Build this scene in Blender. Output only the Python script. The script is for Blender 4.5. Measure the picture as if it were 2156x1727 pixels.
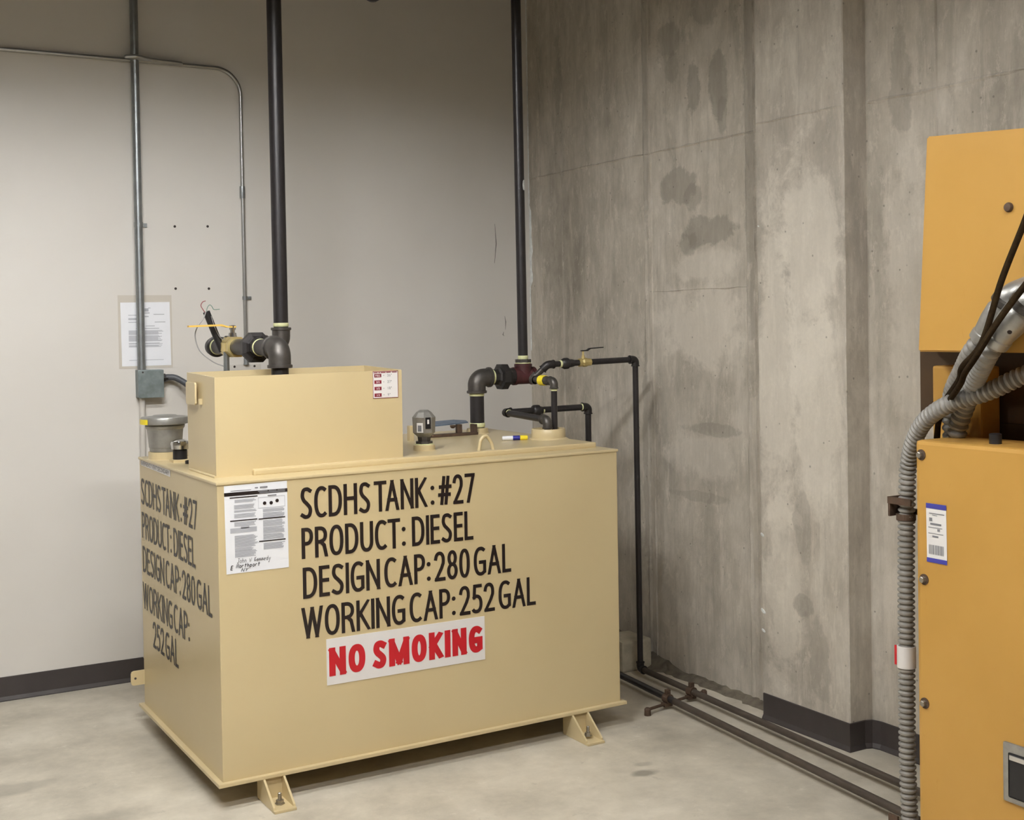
import bpy, bmesh, math, random
from mathutils import Vector, Matrix

for o in list(bpy.data.objects):
    bpy.data.objects.remove(o, do_unlink=True)
scene = bpy.context.scene
COL = scene.collection
R = random.Random(7)
pi = math.pi

# ------------------------------------------------------------------ camera
cam_d = bpy.data.cameras.new('camera')
cam = bpy.data.objects.new('camera', cam_d)
COL.objects.link(cam)
FWD = Vector((0.50086566, 0.86532252, -0.01872236))
RIGHT = Vector((0.86520805, -0.50115045, -0.01622518))
UP = Vector((0.02342273, 0.0080721, 0.99969306))
m = Matrix((RIGHT, UP, -FWD)).transposed().to_4x4()
m.translation = Vector((-3.34911, -5.58685, 1.52829))
cam.matrix_world = m
cam_d.sensor_fit = 'HORIZONTAL'
cam_d.sensor_width = 36.0
cam_d.lens = 36.0 * 2647.83 / 2156.0
cam_d.shift_y = -127.14 / 2156.0
cam_d.clip_start = 0.05
scene.camera = cam

# ------------------------------------------------------------------ light and exposure
scene.view_settings.view_transform = 'Standard'
scene.view_settings.look = 'None'
scene.view_settings.gamma = 1.0
scene.view_settings.use_curve_mapping = False
scene.view_settings.exposure = 0.0
world = bpy.data.worlds.new('world')
scene.world = world
world.use_nodes = True
world.node_tree.nodes['Background'].inputs[0].default_value = (0.9, 0.93, 1.0, 1)
world.node_tree.nodes['Background'].inputs[1].default_value = 0.0
# the room's twin-tube strip lights: (x, y, z of the tube centres, emission strength)
LAMPS = [(-2.4, -2.2, 3.08, 92.0), (-3.2, -3.25, 3.08, 245.0), (-2.0, -4.85, 3.08, 145.0)]
LAMP_COLOR = (0.98, 0.985, 1.0)

# ------------------------------------------------------------------ helpers
def link(o):
    COL.objects.link(o)
    return o

def bake(name, bm, mat, parent=None, smooth=False, kind=None, label=None, cat=None, group=None):
    """turn a bmesh written in world coordinates into one object"""
    bmesh.ops.recalc_face_normals(bm, faces=bm.faces[:])
    me = bpy.data.meshes.new(name)
    if parent is not None:
        org = Vector(parent.get('_o', (0, 0, 0)))
        for v in bm.verts:
            v.co -= org
    bm.to_mesh(me)
    bm.free()
    if isinstance(mat, (list, tuple)):
        for mm in mat:
            me.materials.append(mm)
    else:
        me.materials.append(mat)
    if smooth:
        for p in me.polygons:
            p.use_smooth = True
        try:
            me.set_sharp_from_angle(angle=math.radians(38))
        except Exception:
            pass
    o = link(bpy.data.objects.new(name, me))
    if parent is not None:
        o.parent = parent
        o['_o'] = list(parent.get('_o', (0, 0, 0)))
    if kind:
        o['kind'] = kind
    if label:
        o['label'] = label
    if cat:
        o['category'] = cat
    if group:
        o['group'] = group
    return o

def thing(name, loc, label, cat, group=None):
    o = link(bpy.data.objects.new(name, None))
    o.empty_display_size = 0.05
    o.location = loc
    o['_o'] = list(loc)
    o['label'] = label
    o['category'] = cat
    if group:
        o['group'] = group
    return o

def NB():
    return bmesh.new()

def box(bm, x0, x1, y0, y1, z0, z1, bev=0.0):
    vs = [bm.verts.new(p) for p in ((x0, y0, z0), (x1, y0, z0), (x1, y1, z0), (x0, y1, z0),
                                    (x0, y0, z1), (x1, y0, z1), (x1, y1, z1), (x0, y1, z1))]
    fs = [bm.faces.new([vs[i] for i in f]) for f in
          ((0, 3, 2, 1), (4, 5, 6, 7), (0, 1, 5, 4), (1, 2, 6, 5), (2, 3, 7, 6), (3, 0, 4, 7))]
    if bev > 0:
        es = set()
        for f in fs:
            es.update(f.edges)
        bmesh.ops.bevel(bm, geom=list(es), offset=bev, segments=2, affect='EDGES', profile=0.6)
    return vs

def prism(bm, pts, vec, bev=0.0):
    """closed outline (list of 3d points) extruded by vec"""
    vec = Vector(vec)
    a = [bm.verts.new(p) for p in pts]
    b = [bm.verts.new(Vector(p) + vec) for p in pts]
    fs = [bm.faces.new(a), bm.faces.new(b[::-1])]
    n = len(pts)
    for i in range(n):
        fs.append(bm.faces.new((a[i], b[i], b[(i + 1) % n], a[(i + 1) % n])))
    if bev > 0:
        es = set()
        for f in fs:
            es.update(f.edges)
        bmesh.ops.bevel(bm, geom=list(es), offset=bev, segments=2, affect='EDGES')

def frame(d):
    d = Vector(d).normalized()
    up = Vector((0, 0, 1)) if abs(d.z) < 0.95 else Vector((1, 0, 0))
    a = d.cross(up).normalized()
    return d, a, a.cross(d).normalized()

def lathe(bm, org, axis, prof, seg=28, rot=0.0, cap=True):
    """prof: (distance along axis, radius) pairs"""
    d, a, b = frame(axis)
    org = Vector(org)
    rings = []
    for t, r in prof:
        if r < 1e-6:
            rings.append([bm.verts.new(org + d * t)])
        else:
            rings.append([bm.verts.new(org + d * t + (a * math.cos(rot + 2 * pi * k / seg) + b * math.sin(rot + 2 * pi * k / seg)) * r) for k in range(seg)])
    for p, q in zip(rings, rings[1:]):
        if len(p) == 1 and len(q) == 1:
            continue
        for k in range(seg):
            k2 = (k + 1) % seg
            if len(p) == 1:
                bm.faces.new((p[0], q[k2], q[k]))
            elif len(q) == 1:
                bm.faces.new((p[k], p[k2], q[0]))
            else:
                bm.faces.new((p[k], p[k2], q[k2], q[k]))
    for ring in (rings[0], rings[-1]):
        if cap and len(ring) > 2:
            try:
                bm.faces.new(ring)
            except ValueError:
                pass

def cyl(bm, p0, p1, r, seg=24):
    p0 = Vector(p0); p1 = Vector(p1)
    lathe(bm, p0, p1 - p0, [(0, r), ((p1 - p0).length, r)], seg)

def fillet(pts, rad, n=8):
    pts = [Vector(p) for p in pts]
    out = [pts[0]]
    for i in range(1, len(pts) - 1):
        p, a, b = pts[i], pts[i - 1], pts[i + 1]
        u = (a - p).normalized(); v = (b - p).normalized()
        ang = u.angle(v)
        if ang > pi - 0.02:
            out.append(p); continue
        t = rad / math.tan(ang / 2)
        t = min(t, (a - p).length * 0.49, (b - p).length * 0.49)
        rr = t * math.tan(ang / 2)
        c = p + (u + v).normalized() * (rr / math.sin(ang / 2))
        s, e = p + u * t, p + v * t
        ds, de = s - c, e - c
        tot = ds.angle(de)
        ax = ds.cross(de).normalized()
        for k in range(n + 1):
            out.append(c + Matrix.Rotation(tot * k / n, 3, ax) @ ds)
    out.append(pts[-1])
    return out

def smooth_path(pts, n=10):
    P = [Vector(p) for p in pts]
    P = [P[0] * 2 - P[1]] + P + [P[-1] * 2 - P[-2]]
    out = []
    for i in range(1, len(P) - 2):
        p0, p1, p2, p3 = P[i - 1:i + 3]
        for k in range(n):
            t = k / n
            out.append(0.5 * (2 * p1 + (p2 - p0) * t + (2 * p0 - 5 * p1 + 4 * p2 - p3) * t * t + (3 * p1 - p0 - 3 * p2 + p3) * t ** 3))
    out.append(P[-2].copy())
    return out

def resample(pts, step):
    out = [pts[0].copy()]
    acc = 0.0
    for a, b in zip(pts, pts[1:]):
        L = (b - a).length
        if L < 1e-9:
            continue
        d = step - acc
        while d <= L:
            out.append(a + (b - a) * (d / L))
            d += step
        acc = L - (d - step)
    return out

def sweep(bm, pts, r, seg=16, cap=True):
    pts = [Vector(p) for p in pts]
    n = len(pts)
    rf = r if callable(r) else (lambda i: r)
    t0 = (pts[1] - pts[0]).normalized()
    _, a, b = frame(t0)
    rings = []
    for i in range(n):
        t = (pts[min(i + 1, n - 1)] - pts[max(i - 1, 0)]).normalized()
        a = (a - t * a.dot(t)).normalized()
        b = t.cross(a)
        rr = rf(i)
        rings.append([bm.verts.new(pts[i] + (a * math.cos(2 * pi * k / seg) + b * math.sin(2 * pi * k / seg)) * rr) for k in range(seg)])
    for p, q in zip(rings, rings[1:]):
        for k in range(seg):
            k2 = (k + 1) % seg
            bm.faces.new((p[k], p[k2], q[k2], q[k]))
    if cap:
        bm.faces.new(rings[0][::-1]); bm.faces.new(rings[-1])

def elbow_bm(bm, corner, da, db, r, leg, band=True, bandw=None):
    """screwed elbow at a corner; da/db point away from the corner along the two pipes"""
    c = Vector(corner); da = Vector(da).normalized(); db = Vector(db).normalized()
    pts = fillet([c + da * leg, c, c + db * leg], leg * 0.78, 10)
    sweep(bm, pts, r, 24)
    if band:
        w = bandw or r * 0.32
        for d in (da, db):
            p = c + d * (leg - w)
            lathe(bm, p, d, [(0, r * 0.98), (w * 0.12, r * 1.13), (w * 0.88, r * 1.13), (w, r * 1.05), (w, r * 0.8)], 28)

def quad(bm, pts):
    bm.faces.new([bm.verts.new(p) for p in pts])

def part(name, mat, parent, fn, smooth=False, label=None, kind=None):
    bm = NB()
    fn(bm)
    return bake(name, bm, mat, parent, smooth, kind, label)

# ------------------------------------------------------------------ materials
def s2l(c):
    return tuple(((v / 255) / 12.92 if v / 255 <= 0.04045 else ((v / 255 + 0.055) / 1.055) ** 2.4) for v in c)

class NT:
    def __init__(self, name):
        self.m = bpy.data.materials.new(name)
        self.m.use_nodes = True
        self.t = self.m.node_tree
        self.b = self.t.nodes['Principled BSDF']
    def n(self, typ, **kw):
        nd = self.t.nodes.new(typ)
        for k, v in kw.items():
            if k.startswith('i_'):
                nd.inputs[k[2:].replace('_', ' ')].default_value = v
            else:
                setattr(nd, k, v)
        return nd
    def l(self, a, b):
        self.t.links.new(a, b)
    def coord(self, scale=(1, 1, 1)):
        tc = self.n('ShaderNodeTexCoord')
        mp = self.n('ShaderNodeMapping')
        mp.inputs['Scale'].default_value = scale
        self.l(tc.outputs['Object'], mp.inputs['Vector'])
        return mp.outputs['Vector']
    def noise(self, scale, detail=3, rough=0.55, vec=None, dist=0.0):
        nd = self.n('ShaderNodeTexNoise')
        nd.inputs['Scale'].default_value = scale
        nd.inputs['Detail'].default_value = detail
        nd.inputs['Roughness'].default_value = rough
        nd.inputs['Distortion'].default_value = dist
        if vec is not None:
            self.l(vec, nd.inputs['Vector'])
        return nd.outputs['Fac']
    def ramp(self, fac, stops):
        r = self.n('ShaderNodeValToRGB')
        els = r.color_ramp.elements
        while len(els) < len(stops):
            els.new(0.5)  # unseen end plates reach lower, shaped to keep light off the upper concrete
        for e, (p, c) in zip(els, stops):
            e.position = p
            e.color = (c[0], c[1], c[2], 1) if not isinstance(c, (int, float)) else (c, c, c, 1)
        self.l(fac, r.inputs['Fac'])
        return r.outputs['Color']
    def mix(self, fac, a, b, mode='MIX'):
        x = self.n('ShaderNodeMix', data_type='RGBA', blend_type=mode)
        for s, v in ((x.inputs[0], fac), (x.inputs[6], a), (x.inputs[7], b)):
            if isinstance(v, (int, float)):
                s.default_value = v
            elif isinstance(v, (tuple, list)):
                s.default_value = (v[0], v[1], v[2], 1)
            else:
                self.l(v, s)
        return x.outputs[2]
    def math(self, op, a, b=0.0):
        x = self.n('ShaderNodeMath', operation=op)
        for s, v in zip(x.inputs, (a, b)):
            if isinstance(v, (int, float)):
                s.default_value = v
            else:
                self.l(v, s)
        return x.outputs[0]
    def ellipse(self, vec, wob, c, r, soft=0.12, wobk=0.5):
        """mask of one blotch with its own wobbly outline (centre c, radii r, in metres)"""
        s = self.n('ShaderNodeVectorMath', operation='SUBTRACT'); self.l(vec, s.inputs[0]); s.inputs[1].default_value = c
        k = self.n('ShaderNodeVectorMath', operation='MULTIPLY'); self.l(s.outputs[0], k.inputs[0]); k.inputs[1].default_value = tuple(1.0 / q for q in r)
        ln = self.n('ShaderNodeVectorMath', operation='LENGTH'); self.l(k.outputs[0], ln.inputs[0])
        d = self.math('ADD', ln.outputs['Value'], self.math('MULTIPLY', self.math('SUBTRACT', wob, 0.5), wobk * 2))
        mr = self.n('ShaderNodeMapRange'); self.l(d, mr.inputs[0])
        mr.inputs[1].default_value = 1.0 - soft; mr.inputs[2].default_value = 1.0 + soft
        mr.inputs[3].default_value = 1.0; mr.inputs[4].default_value = 0.0
        return mr.outputs[0]
    def bump(self, h, strength=0.3, dist=0.01):
        b = self.n('ShaderNodeBump')
        b.inputs['Strength'].default_value = strength
        b.inputs['Distance'].default_value = dist
        self.l(h, b.inputs['Height'])
        self.l(b.outputs['Normal'], self.b.inputs['Normal'])
    def out(self, col=None, rough=0.5, metal=0.0, spec=0.5):
        if col is not None:
            if isinstance(col, (tuple, list)):
                self.b.inputs['Base Color'].default_value = (col[0], col[1], col[2], 1)
            else:
                self.l(col, self.b.inputs['Base Color'])
        if isinstance(rough, (int, float)):
            self.b.inputs['Roughness'].default_value = rough
        else:
            self.l(rough, self.b.inputs['Roughness'])
        self.b.inputs['Metallic'].default_value = metal
        self.b.inputs['Specular IOR Level'].default_value = spec
        return self.m

def plain(name, col, rough=0.5, metal=0.0, var=0.12, scale=12.0, bump=0.0, spec=0.5):
    t = NT(name)
    v = t.coord()
    n = t.noise(scale, 4, 0.6, v)
    lo = tuple(max(0, c * (1 - var)) for c in col); hi = tuple(min(1, c * (1 + var)) for c in col)
    c = t.ramp(n, [(0.3, lo), (0.7, hi)])
    if bump > 0:
        t.bump(t.noise(scale * 12, 3, 0.6, v), bump, 0.002)
    return t.out(c, rough, metal, spec)

def concrete(name, c_dark, c_mid, c_light, darks=(), lights=()):
    t = NT(name)
    v = t.coord()
    vs = t.coord((9, 9, 0.7))
    vm = t.coord((1, 1, 0.5))
    big = t.noise(1.4, 5, 0.62, vm)
    med = t.noise(6.0, 6, 0.7, vm, 0.15)
    streak = t.noise(3.0, 5, 0.72, vs)
    fine = t.noise(70, 4, 0.7, v)
    col = t.ramp(t.math('ADD', t.math('MULTIPLY', big, 0.5), t.math('MULTIPLY', med, 0.5)),
                 [(0.36, c_dark), (0.5, c_mid), (0.64, c_light)])
    # damp drips and pale lime runs down the face
    col = t.mix(t.math('MULTIPLY', t.ramp(streak, [(0.48, 0.0), (0.74, 1.0)]), 0.42), col, tuple(c * 0.6 for c in c_mid))
    lime = t.noise(3.4, 6, 0.75, t.coord((5, 5, 0.8)), 0.1)
    col = t.mix(t.math('MULTIPLY', t.ramp(lime, [(0.53, 0.0), (0.68, 1.0)]), 0.45), col, tuple(min(1, c * 1.12) for c in c_light))
    sc = t.noise(17, 6, 0.8, vm, 0.1)
    col = t.mix(t.math('MULTIPLY', t.ramp(sc, [(0.56, 0.0), (0.62, 1.0)]), 0.28), col, tuple(min(1, c * 1.2) for c in c_light))
    sd = t.noise(21, 6, 0.8, t.coord((1, 1.1, 0.55)), 0.1)
    col = t.mix(t.math('MULTIPLY', t.ramp(sd, [(0.58, 0.0), (0.65, 1.0)]), 0.28), col, tuple(c * 0.75 for c in c_dark))
    wob = t.noise(5.0, 6, 0.72, v, 0.3)
    for c, r, s in lights:
        col = t.mix(t.math('MULTIPLY', t.ellipse(v, wob, c, r, 0.2, 1.3), s), col, tuple(min(1, q * 1.15) for q in c_light))
    for c, r, s in darks:
        col = t.mix(t.math('MULTIPLY', t.ellipse(v, wob, c, r, 0.10, 1.25), s), col, tuple(q * 0.74 for q in c_dark))
    vo = t.n('ShaderNodeTexVoronoi'); vo.inputs['Scale'].default_value = 16; vo.inputs['Randomness'].default_value = 1.0
    t.l(v, vo.inputs['Vector'])
    pit = t.ramp(vo.outputs['Distance'], [(0.04, 1.0), (0.08, 0.0)])
    col = t.mix(t.math('MULTIPLY', pit, 0.5), col, tuple(c * 0.35 for c in c_dark))
    col = t.mix(t.math('MULTIPLY', fine, 0.22), col, tuple(c * 0.6 for c in c_mid))
    t.bump(t.math('ADD', t.math('MULTIPLY', med, 1.0), t.math('ADD', t.math('MULTIPLY', fine, 0.3), t.math('MULTIPLY', pit, -0.8))), 0.4, 0.006)
    return t.out(col, 0.85, 0.0, 0.25)

D1 = [((0, -1.27, 2.13), (9, .13, .08), .5), ((0, -1.36, 2.07), (9, .06, .06), .4), ((0, -1.42, 1.91), (9, .17, .065), .55), ((0, -1.30, 1.87), (9, .07, .05), .45),
      ((0, -1.359, 2.52), (9, .045, .11), .5), ((0, -1.527, 2.50), (9, .05, .15), .5), ((0, -1.55, 2.38), (9, .03, .08), .4),
      ((0, -1.19, 2.75), (9, .09, .08), .4), ((0, -1.22, 2.64), (9, .05, .07), .35), ((0, -1.451, 2.86), (9, .09, .10), .4),
      ((0, -1.46, 1.082), (9, .20, .026), .4), ((0, -1.36, .792), (9, .2, .022), .3),
      ((0, -1.0, 0.9), (9, .03, .5), .4), ((0, -1.72, 2.4), (9, .035, 1.0), .4), ((0, -1.02, 2.6), (9, .02, .7), .35), ((0, -.30, 2.3), (9, .04, .6), .3),
      ((-.11, -2.112, .769), (9, .045, .12), .4), ((-.11, -2.107, .477), (9, .05, .04), .45), ((-.11, -2.19, .30), (9, .05, .12), .35),
      ((0, -.6, .3), (9, .5, .3), .25), ((0, -2.5, 2.35), (9, .05, .16), .4)]
L1 = [((0, -1.408, 1.52), (9, .26, .17), .6), ((0, -1.44, 1.77), (9, .22, .07), .5), ((0, -1.365, .96), (9, .22, .10), .4),
      ((-.11, -2.15, 1.75), (9, .15, .35), .6), ((-.11, -1.98, 1.35), (9, .10, .7), .55), ((-.11, -2.2, 1.2), (9, .11, .4), .55), ((-.11, -2.0, .5), (9, .1, .4), .45),  # pale patches brighten the pilaster, light put into the colour
      ((0, -2.55, 1.6), (9, .12, .5), .45), ((0, -2.75, 1.3), (9, .1, .5), .3)]
M = {}
M['concrete'] = concrete('cast_concrete', s2l((154, 147, 135)), s2l((189, 181, 167)), s2l((218, 210, 197)), D1, L1)

M['pilaster_lit'] = concrete('cast_concrete_lit', s2l((158, 151, 140)), s2l((192, 184, 171)), s2l((222, 215, 202)), [d for d in D1 if d[0][0] < 0], [d for d in L1 if d[0][0] < 0])  # lighter copy of the wall concrete, paints in the pilaster's stronger light

t = NT('painted_drywall')
v = t.coord()
c = t.ramp(t.noise(1.3, 3, 0.5, v), [(0.3, s2l((214, 209, 201))), (0.7, s2l((222, 218, 211)))])
sc = t.ramp(t.noise(9, 5, 0.75, t.coord((1, 1, 0.3)), 1.2), [(0.70, 0.0), (0.78, 1.0)])
c = t.mix(t.math('MULTIPLY', sc, 0.12), c, s2l((150, 142, 132)))
t.bump(t.noise(260, 2, 0.5, v), 0.08, 0.001)
M['drywall'] = t.out(c, 0.62, 0, 0.3)

t = NT('sealed_floor_concrete')
v = t.coord()
a = t.noise(1.1, 4, 0.6, v, 0.1); b = t.noise(4.5, 6, 0.72, v, 0.1)
c = t.ramp(t.math('ADD', t.math('MULTIPLY', a, 0.5), t.math('MULTIPLY', b, 0.5)),
           [(0.32, s2l((166, 159, 144))), (0.5, s2l((199, 191, 174))), (0.66, s2l((221, 213, 196)))])
c = t.mix(t.math('MULTIPLY', t.ramp(t.noise(13, 6, 0.78, v, 0.15), [(0.60, 0.0), (0.68, 1.0)]), 0.35), c, s2l((226, 220, 206)))
c = t.mix(t.math('MULTIPLY', t.ramp(t.noise(8, 6, 0.78, v, 0.2), [(0.62, 0.0), (0.72, 1.0)]), 0.4), c, s2l((128, 122, 110)))
wob = t.noise(9, 3, 0.6, v)
for ce, ra, s in [((-.85, -2.12, 0), (.045, .03, 9), .6), ((-.8, -2.05, 0), (.03, .02, 9), .3), ((-1.3, -2.55, 0), (.05, .03, 9), .25),
                  ((-2.75, -1.1, 0), (.14, .06, 9), .35), ((-2.6, -1.55, 0), (.2, .08, 9), .25)]:
    c = t.mix(t.math('MULTIPLY', t.ellipse(v, wob, ce, ra, 0.3, 0.6), s), c, s2l((96, 92, 82)))
t.bump(t.noise(40, 4, 0.65, v), 0.12, 0.002)
M['floor'] = t.out(c, t.ramp(t.noise(3, 4, 0.6, v), [(0.3, 0.38), (0.7, 0.6)]), 0, 0.45)

t = NT('tank_paint')
v = t.coord()
c = t.ramp(t.noise(2.2, 3, 0.5, v), [(0.3, s2l((203, 184, 142))), (0.7, s2l((208, 190, 148)))])
t.bump(t.noise(55, 2, 0.5, v), 0.05, 0.002)
M['tank'] = t.out(c, 0.3, 0, 0.5)
t = NT('generator_paint')
v = t.coord()
c = t.ramp(t.noise(2.5, 4, 0.6, v), [(0.3, s2l((184, 140, 66))), (0.7, s2l((192, 148, 74)))])
st = t.ramp(t.noise(16, 5, 0.75, t.coord((1, 1, 0.4)), 0.5), [(0.66, 0.0), (0.78, 1.0)])
c = t.mix(t.math('MULTIPLY', st, 0.35), c, s2l((150, 100, 30)))
t.bump(t.noise(90, 2, 0.5, v), 0.06, 0.002)
M['yellow'] = t.out(c, 0.42, 0, 0.45)
M['black_pipe'] = plain('black_pipe', s2l((46, 43, 44)), 0.38, 0.25, 0.15, 20, 0.05)
M['iron'] = plain('malleable_iron', s2l((82, 78, 74)), 0.42, 0.55, 0.2, 30, 0.12)
M['iron_dark'] = plain('dark_iron', s2l((50, 47, 46)), 0.45, 0.4, 0.2, 30, 0.1)
M['red_iron'] = plain('maroon_primer', s2l((74, 36, 38)), 0.5, 0.1, 0.2, 25, 0.1)
M['brass'] = plain('brass', s2l((222, 202, 140)), 0.36, 0.75, 0.12, 25)
M['sealant'] = plain('thread_sealant', s2l((222, 222, 170)), 0.6, 0, 0.08, 60)
M['galv'] = plain('galvanized_steel', s2l((150, 154, 155)), 0.38, 0.8, 0.15, 22)
M['galv_gray'] = plain('galvanized_box', s2l((128, 138, 138)), 0.5, 0.5, 0.25, 26)
M['emt'] = plain('thin_conduit_steel', s2l((178, 178, 176)), 0.3, 0.85, 0.08, 20)
M['alu'] = plain('cast_aluminium', s2l((160, 158, 152)), 0.4, 0.6, 0.12, 30, 0.1)
M['chrome'] = plain('chrome', s2l((220, 220, 220)), 0.1, 1.0, 0.03, 10)
M['steel'] = plain('zinc_steel', s2l((165, 160, 150)), 0.35, 0.85, 0.15, 40)
M['rubber'] = plain('rubber_base', s2l((58, 52, 50)), 0.6, 0, 0.12, 8, 0.03)
M['black'] = plain('black_plastic', s2l((22, 21, 24)), 0.45, 0, 0.1, 20)
M['ink'] = plain('black_vinyl', s2l((26, 17, 18)), 0.4, 0, 0.05, 20)
M['print'] = plain('grey_print', s2l((120, 120, 124)), 0.7, 0, 0.05, 20)
M['print_light'] = plain('light_grey_print', s2l((176, 177, 182)), 0.7, 0, 0.05, 20)
M['paper'] = plain('white_paper', s2l((236, 237, 240)), 0.6, 0, 0.02, 10)
M['sign_white'] = plain('white_vinyl', s2l((232, 229, 226)), 0.45, 0, 0.02, 10)
M['red'] = plain('red_vinyl', s2l((190, 22, 36)), 0.4, 0, 0.05, 10)
M['maroon'] = plain('maroon_print', s2l((128, 36, 52)), 0.5, 0, 0.05, 10)
M['blue'] = plain('blue_print', s2l((60, 62, 150)), 0.5, 0, 0.05, 10)
M['navy'] = plain('navy_plastic', s2l((34, 34, 130)), 0.35, 0, 0.05, 10)
M['bright_yellow'] = plain('bright_yellow_plastic', s2l((245, 222, 50)), 0.4, 0, 0.05, 15)
M['handle_yellow'] = plain('yellow_vinyl_grip', s2l((232, 190, 90)), 0.45, 0, 0.05, 15)
M['slate_blue'] = plain('slate_blue_paint', s2l((98, 112, 130)), 0.45, 0.2, 0.15, 25)
M['recess_shade'] = plain('recess_shade_tone', s2l((64, 44, 20)), 0.6, 0, 0.2, 10)  # dark brown paints in the shade of the recess under the upper box
M['rust'] = plain('rusty_steel', s2l((84, 66, 52)), 0.65, 0.3, 0.25, 30, 0.1)
M['flex'] = plain('flexible_steel_conduit', s2l((150, 147, 141)), 0.58, 0.35, 0.15, 30)
M['cable'] = plain('braided_cable', s2l((40, 30, 17)), 0.95, 0, 0.35, 90, 0.25, 0.08)
M['dark_flex'] = plain('dark_liquidtight', s2l((72, 74, 78)), 0.5, 0, 0.12, 20)
M['wire_grey'] = plain('grey_wire', s2l((150, 148, 146)), 0.5)
M['wire_red'] = plain('red_wire', s2l((150, 90, 90)), 0.5)
M['wire_green'] = plain('green_wire', s2l((110, 140, 125)), 0.5)
M['plaster'] = plain('torn_plaster', s2l((218, 220, 216)), 0.8, 0, 0.15, 40, 0.3)
M['block'] = plain('pale_block', s2l((176, 168, 148)), 0.85, 0, 0.18, 18, 0.3)
M['crust'] = plain('rough_grout', s2l((104, 96, 82)), 0.95, 0, 0.35, 22, 0.6)
M['pipe_dusty'] = plain('dusty_floor_pipe', s2l((72, 63, 54)), 0.6, 0.2, 0.25, 14, 0.08)
M['painted_conduit'] = plain('wall_colour_paint', s2l((205, 200, 192)), 0.5, 0, 0.04, 8)
M['hole'] = plain('dark_hole', s2l((50, 42, 38)), 0.8)
M['lamp_shell'] = plain('white_enamel', s2l((215, 213, 205)), 0.5)
M['ceiling'] = plain('ceiling_paint', s2l((62, 60, 58)), 0.8, 0, 0.08, 3)
t = NT('clear_sleeve')
t.out(s2l((205, 198, 186)), 0.25, 0, 0.5)
M['sleeve'] = t.m

# ------------------------------------------------------------------ stroke lettering
def arc(cx, cy, rx, ry, a0, a1, n=18, p=2.3):
    out = []
    for k in range(n + 1):
        a = math.radians(a0 + (a1 - a0) * k / n)
        c, s = math.cos(a), math.sin(a)
        out.append((cx + rx * math.copysign(abs(c) ** (2 / p), c), cy + ry * math.copysign(abs(s) ** (2 / p), s)))
    return out

def bez(pts, n=24):
    P = [Vector((x, y, 0)) for x, y in pts]
    return [(q.x, q.y) for q in smooth_path(P, n // 3)]

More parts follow.
